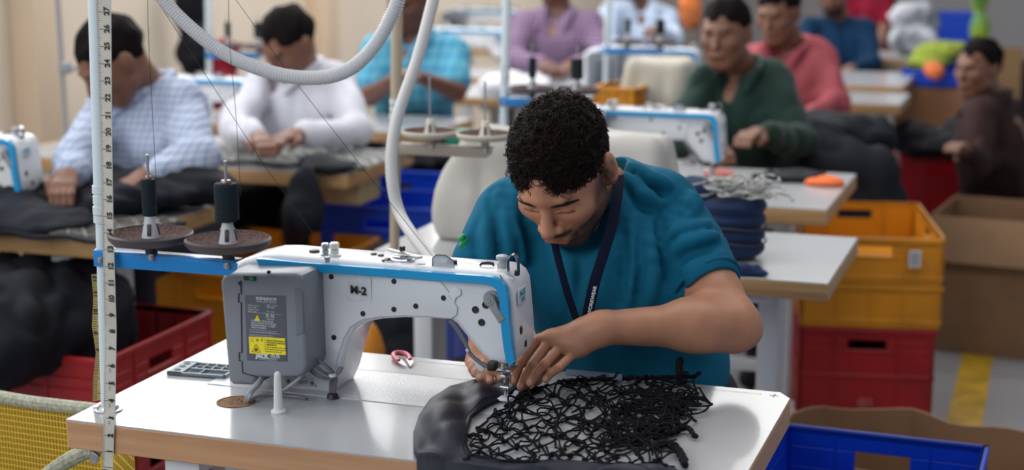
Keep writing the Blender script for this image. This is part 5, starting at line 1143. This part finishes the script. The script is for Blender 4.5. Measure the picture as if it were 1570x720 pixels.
# ------------------------------------------------------------------ the other workers
def worker(label, hd, Fv, Uv, shl, shr, ell, elr, wrl, wrr, hip, shirt, sk=SKIN2, s=1.0, long=True, tor=None, h=.008, col=True, beard=0, shoes=False, legs=True, hands=(1, 1), knees=None, hairm=None, tw=1.0):
    hc = D(*hd); R = frame(Fv, Uv); P_ = lambda a: D(*a) if len(a) == 3 else np.array(a)
    sl, sr, el_, er_, wl, wr = [P_(a) for a in (shl, shr, ell, elr, wrl, wrr)]; hip = P_(hip)
    base = (hip[0], hip[1], 0); man = thing('person', label, 'person', base)
    f = Field(hc-.17*s-.02, hc+.17*s+.02, .0048); w = head_field(f, hc, R, s, False); nb = (sl+sr)/2+np.array([0, .03, .035]); f.cap(w(0, -.05, -.03), nb, .050*s, .058, .03); parts = [f.mesh()]
    allp = [sl, sr, el_, er_, wl, wr, nb, hip]; f = Field(np.min(allp, 0)-.2, np.max(allp, 0)+.2, h); ch = (sl+sr)/2+np.array([0, .0, -.10])
    f.ell(ch, (.14, .09, .12), None, .05); f.cap(ch, hip, .10, .10, .05); f.cap(w(0, -.05, -.03), nb, .050*s, .058, .02)
    for a, b_, c_ in ((sl, el_, wl), (sr, er_, wr)): f.cap(a, b_, .046, .040, .01); f.cap(b_, c_, .038, .026, .01)
    parts.append(f.mesh())
    for (b_, c_, on, q) in ((el_, wl, hands[0], 1), (er_, wr, hands[1], -1)):
        if not on: continue
        dr = unit(c_-b_); f = Field(c_-.14, c_+.14, .0042); dn = unit(np.array([0, 0, -1])+dr*dr[2]); sd = np.cross(dr, dn)*q
        f.cap(c_, c_+dr*.03, .026, .026, .01)
        for k in range(4):
            o_ = sd*(.024-.016*k); kn_ = c_+dr*.075+o_+dn*.004; f.cap(c_+dr*.015+o_*.5, kn_, .017, .0115, .012); p1 = kn_+dr*.028+dn*.014; p2 = p1+dr*.012+dn*.024; finger(f, [kn_, p1, p2], .0095, .0075)
        finger(f, [c_+dr*.02+sd*.02, c_+dr*.045+sd*.04+dn*.012, c_+dr*.07+sd*.035+dn*.03], .0125, .009); parts.append(f.mesh())
    def tn(P):
        L = (P-hc)@R/s; o = np.zeros((len(P), 4)); x, y, z = L[:, 0], L[:, 1], L[:, 2]; inh = (np.abs(x) < .09) & (np.abs(y) < .13) & (z > 0)
        def put(m_, c, a): a = np.clip(a, 0, 1)*m_; k = a > o[:, 3]; o[k, :3] = c; o[k, 3] = a[k]
        put(inh, BEARD, np.exp(-((np.abs(x)-.0315)/.013)**2)*np.exp(-((y+.003)/.005)**2)*(z > .06)*.9); put(inh, LIP*.6, np.exp(-((y+.067)/.005)**2)*(np.abs(x) < .022)*(z > .06)*.7); put(inh, BEARD, np.exp(-((y-.021)/.0045)**2)*(np.abs(np.abs(x)-.030) < .018)*(z > .05)*.9)
        if beard: put(inh, BEARD, beard*np.clip((-.05-y)/.02, 0, 1)); put(inh, BEARD, np.exp(-((y+.054)/.006)**2)*(np.abs(x) < .026)*(z > .06)*.9)
        return o
    raw_mesh('body', parts, sk, man, tint=tn)
    f = Field(hc-.17*s, hc+.17*s, .0052); f.ell(w(0, .034, -.016), np.array([.0805, .091, .098])*s, R, .005); cn_ = waves(int(abs(hd[0])), 8, 60, 150); f.warp(lambda X, Y, Z: .003*cn_(X, Y, Z)); f.half(w(0, .001, 0), R@unit((0, -1, .55)), .008); raw_mesh('hair', [f.mesh()], mat('hair_short', (.008, .006, .006), .75, spec=.06), man)
    f = Field(np.min(allp, 0)-.22, np.max(allp, 0)+.22, h); mid = ch*.5+hip*.5; t2 = tw
    f.ell(ch+np.array([0, 0, .01]), (.165*t2, .115, .13), None, .04); f.cap(ch+np.array([-.04*t2, 0, -.05]), hip+np.array([-.03, 0, 0]), .115, .115, .05); f.cap(ch+np.array([.04*t2, 0, -.05]), hip+np.array([.03, 0, 0]), .115, .115, .05)
    f.cap(nb, sl, .058, .060, .05); f.cap(nb, sr, .058, .060, .05)
    for a, b_, c_ in ((sl, el_, wl), (sr, er_, wr)):
        if long: f.cap(a, b_, .062, .054, .03); f.cap(b_, b_+(c_-b_)*.92, .054, .036, .02)
        else: f.cap(a, a+(b_-a)*.75, .064, .060, .03)
    fw_ = waves(int(abs(hd[0]))+3, 10, 14, 46, (1.2, 1, .6)); fw2 = waves(int(abs(hd[0]))+9, 7, 25, 60, (1.2, 1, .5)); f.warp(lambda X, Y, Z: .006*fw_(X, Y, Z)-.009*np.abs(fw2(X, Y, Z))+.005); f.cap(w(0, -.05, -.03), nb+np.array([0, 0, .01]), .056*s, .062, .006, sub=True)
    fv = unit([R[0, 2], R[1, 2], 0])
    if col: f.cap(nb+fv*.09+np.array([0, 0, .03]), nb+fv*.125+np.array([0, 0, -.075]), .046, .016, .006, sub=True)
    raw_mesh('shirt', [f.mesh()], shirt, man)
    if col:
        sd = np.cross(fv, [0, 0, 1]); f = Field(nb-.17, nb+.17, .0065)
        for q in (-1, 1):
            pr = [(180, .050, .066), (140, .048, .068), (95, .036, .072), (55, .016, .094), (30, -.008, .112)]
            P = [nb+fv*(math.cos(math.radians(a))*r_)+sd*(q*math.sin(math.radians(a))*r_)+np.array([0, 0, z_]) for a, z_, r_ in pr]
            for a, b_ in zip(P, P[1:]): f.cap(a, b_, .0125, None, .004)
            tip_ = nb+fv*.134+sd*q*.066+np.array([0, 0, -.046]); f.cap(P[3], tip_, .014, .007, .008); f.cap(P[4], tip_, .010, .007, .008)
        raw_mesh('collar', [f.mesh()], shirt, man)
    if legs:
        kn_ = knees or [hip+np.array([-.14, -.40, -.06]), hip+np.array([.14, -.40, -.06])]; f = Field(np.array([hip[0]-.4, hip[1]-.62, -.0]), np.array([hip[0]+.4, hip[1]+.3, hip[2]+.14]), .014); f.ell(hip+np.array([0, 0, -.04]), (.17, .14, .10), None, .03)
        for q, k_ in zip((-1, 1), kn_): k_ = np.array(k_); f.cap(hip+np.array([q*.09, 0, -.05]), k_, .080, .060, .03); f.cap(k_, (k_[0], k_[1]+.05, .12), .058, .046, .02); f.cap((k_[0], k_[1]+.05, .05), (k_[0], k_[1]-.09, .04), .045, .036, .02)
        f.half((0, 0, .003), (0, 0, -1)); raw_mesh('trousers', [f.mesh()], JEANS, man)
    return man
CHK = checked('shirt_pale_check', (.46, .51, .62), (.20, .26, .44), 55, 55, .25); WSH = mat('shirt_white', (.58, .58, .65), .8, sheen=.2, var=.06, vscale=8)
TUR = checked('shirt_turquoise', (.05, .25, .40), (.12, .36, .48), 22, 22, .4); PLD = checked('shirt_plaid', (.25, .18, .27), (.08, .03, .09), 55, 55, .42)
PBL = mat('shirt_pale_blue', (.42, .50, .64), .8); GRN = mat('shirt_green', (.011, .034, .026), .75, sheen=.1, var=.15, vscale=10); SAL = checked('shirt_salmon', (.40, .095, .11), (.28, .05, .065), 60, 60, .3)
NVS = mat('sweater_navy', (.004, .028, .075), .85); MAR = mat('shirt_maroon', (.22, .006, .025), .8); BRW = checked('shirt_brown', (.042, .020, .018), (.022, .010, .010), 60, 60, .3)
worker('man in a pale blue checked shirt bent over the left table', (172, 92, 4.28), (-.45, -.62, -.62), (-.25, -.45, .8), (278, 158, 4.40), (168, 168, 4.42), (302, 243, 4.22), (122, 235, 4.20), (232, 268, 4.10), (104, 268, 4.02), (252, 330, 4.72), CHK, SKIN2, tw=1.0)
worker('man in a white shirt looking down at the pale net', (443, 66, 5.22), (-.32, -.76, -.55), (-.12, -.5, .8), (517, 130, 5.32), (400, 132, 5.30), (545, 200, 5.12), (362, 200, 5.10), (458, 208, 4.90), (395, 212, 4.86), (480, 270, 5.62), WSH, SKIN2)
worker('man in a turquoise short-sleeved shirt holding work up before his chest', (626, -2, 6.25), (-.1, -.88, -.35), (-.05, -.3, .9), (690, 78, 6.30), (578, 80, 6.30), (700, 140, 6.15), (566, 148, 6.15), (642, 118, 5.98), (606, 122, 5.98), (640, 190, 6.5), TUR, SKIN3, long=False)
worker('man in a purple plaid shirt, head above the frame', (850, -28, 7.35), (0, -.9, -.35), (0, -.3, .9), (905, 38, 7.35), (803, 40, 7.35), (925, 88, 7.2), (790, 92, 7.2), (880, 98, 6.95), (835, 100, 6.95), (855, 120, 7.5), PLD, SKIN3)
worker('person in a pale blue shirt behind the machine with blue stripe', (968, -38, 8.3), (.3, -.85, -.35), (0, -.3, .9), (1020, 30, 8.4), (938, 20, 8.3), (1030, 62, 8.2), (925, 70, 8.2), (1005, 48, 7.9), (960, 75, 7.9), (965, 110, 8.5), PBL, SKIN3)
worker('man in a dark green shirt with raised fist behind the second machine', (1113, 50, 5.25), (-.16, -.97, -.10), (-.02, -.10, .99), (1190, 128, 5.36), (1078, 128, 5.36), (1225, 215, 5.22), (1042, 215, 5.22), (1166, 207, 5.0), (1090, 225, 5.0), (1135, 275, 5.55), GRN, SKIN2)
worker('man in a salmon red shirt behind the dark green shirt', (1194, 18, 6.15), (-.30, -.90, -.28), (-.05, -.28, .95), (1258, 92, 6.25), (1166, 90, 6.25), (1282, 160, 6.12), (1150, 160, 6.1), (1238, 178, 5.95), (1180, 175, 5.95), (1215, 205, 6.5), SAL, SKIN2)
worker('man in a navy sweater with dark beard behind the salmon shirt', (1278, -12, 8.55), (-.15, -.92, -.35), (0, -.3, .95), (1326, 46, 8.65), (1240, 45, 8.65), (1338, 98, 8.5), (1234, 100, 8.5), (1305, 106, 8.3), (1268, 106, 8.3), (1285, 128, 8.85), NVS, SKIN2, beard=.85, col=False)
worker('person in a maroon short-sleeved shirt beyond the navy sweater', (1337, -60, 9.9), (-.2, -.9, -.3), (0, -.3, .95), (1356, -4, 9.95), (1300, -6, 9.95), (1356, 42, 9.85), (1300, 42, 9.9), (1345, 78, 9.7), (1310, 78, 9.7), (1328, 84, 10.1), MAR, SKIN2, long=False, col=False)
worker('man in a dark brown shirt sitting at the right edge looking towards the camera', (1500, 104, 6.35), (-.62, -.78, -.05), (-.02, -.05, 1), (1540, 170, 6.55), (1503, 176, 6.22), (1555, 250, 6.4), (1500, 250, 6.1), (1500, 236, 6.2), (1480, 232, 6.0), (1530, 300, 6.6), BRW, SKIN2, tw=.85)
# ------------------------------------------------------------------ groups of like things
GR = {'sewing_table': 'sewing tables in rows', 'sewing_machine': 'sewing machines on the tables', 'thread_stand': 'thread stands on the tables', 'thread_spool': 'thread spools on the stands', 'plastic_crate': 'plastic crates around the tables', 'clothes_pile': 'piles of dark clothes', 'dark_cloth_pile': 'dark cloth on the left tables', 'carton': 'brown cartons', 'thread': 'black threads above the machine', 'measuring_tape': 'measuring tapes on the pole', 'person': 'workers in the hall'}
for o in bpy.data.objects:
    if o.parent is None and o.get('label') and o.name.split('.')[0] in GR: o['group'] = GR[o.name.split('.')[0]]
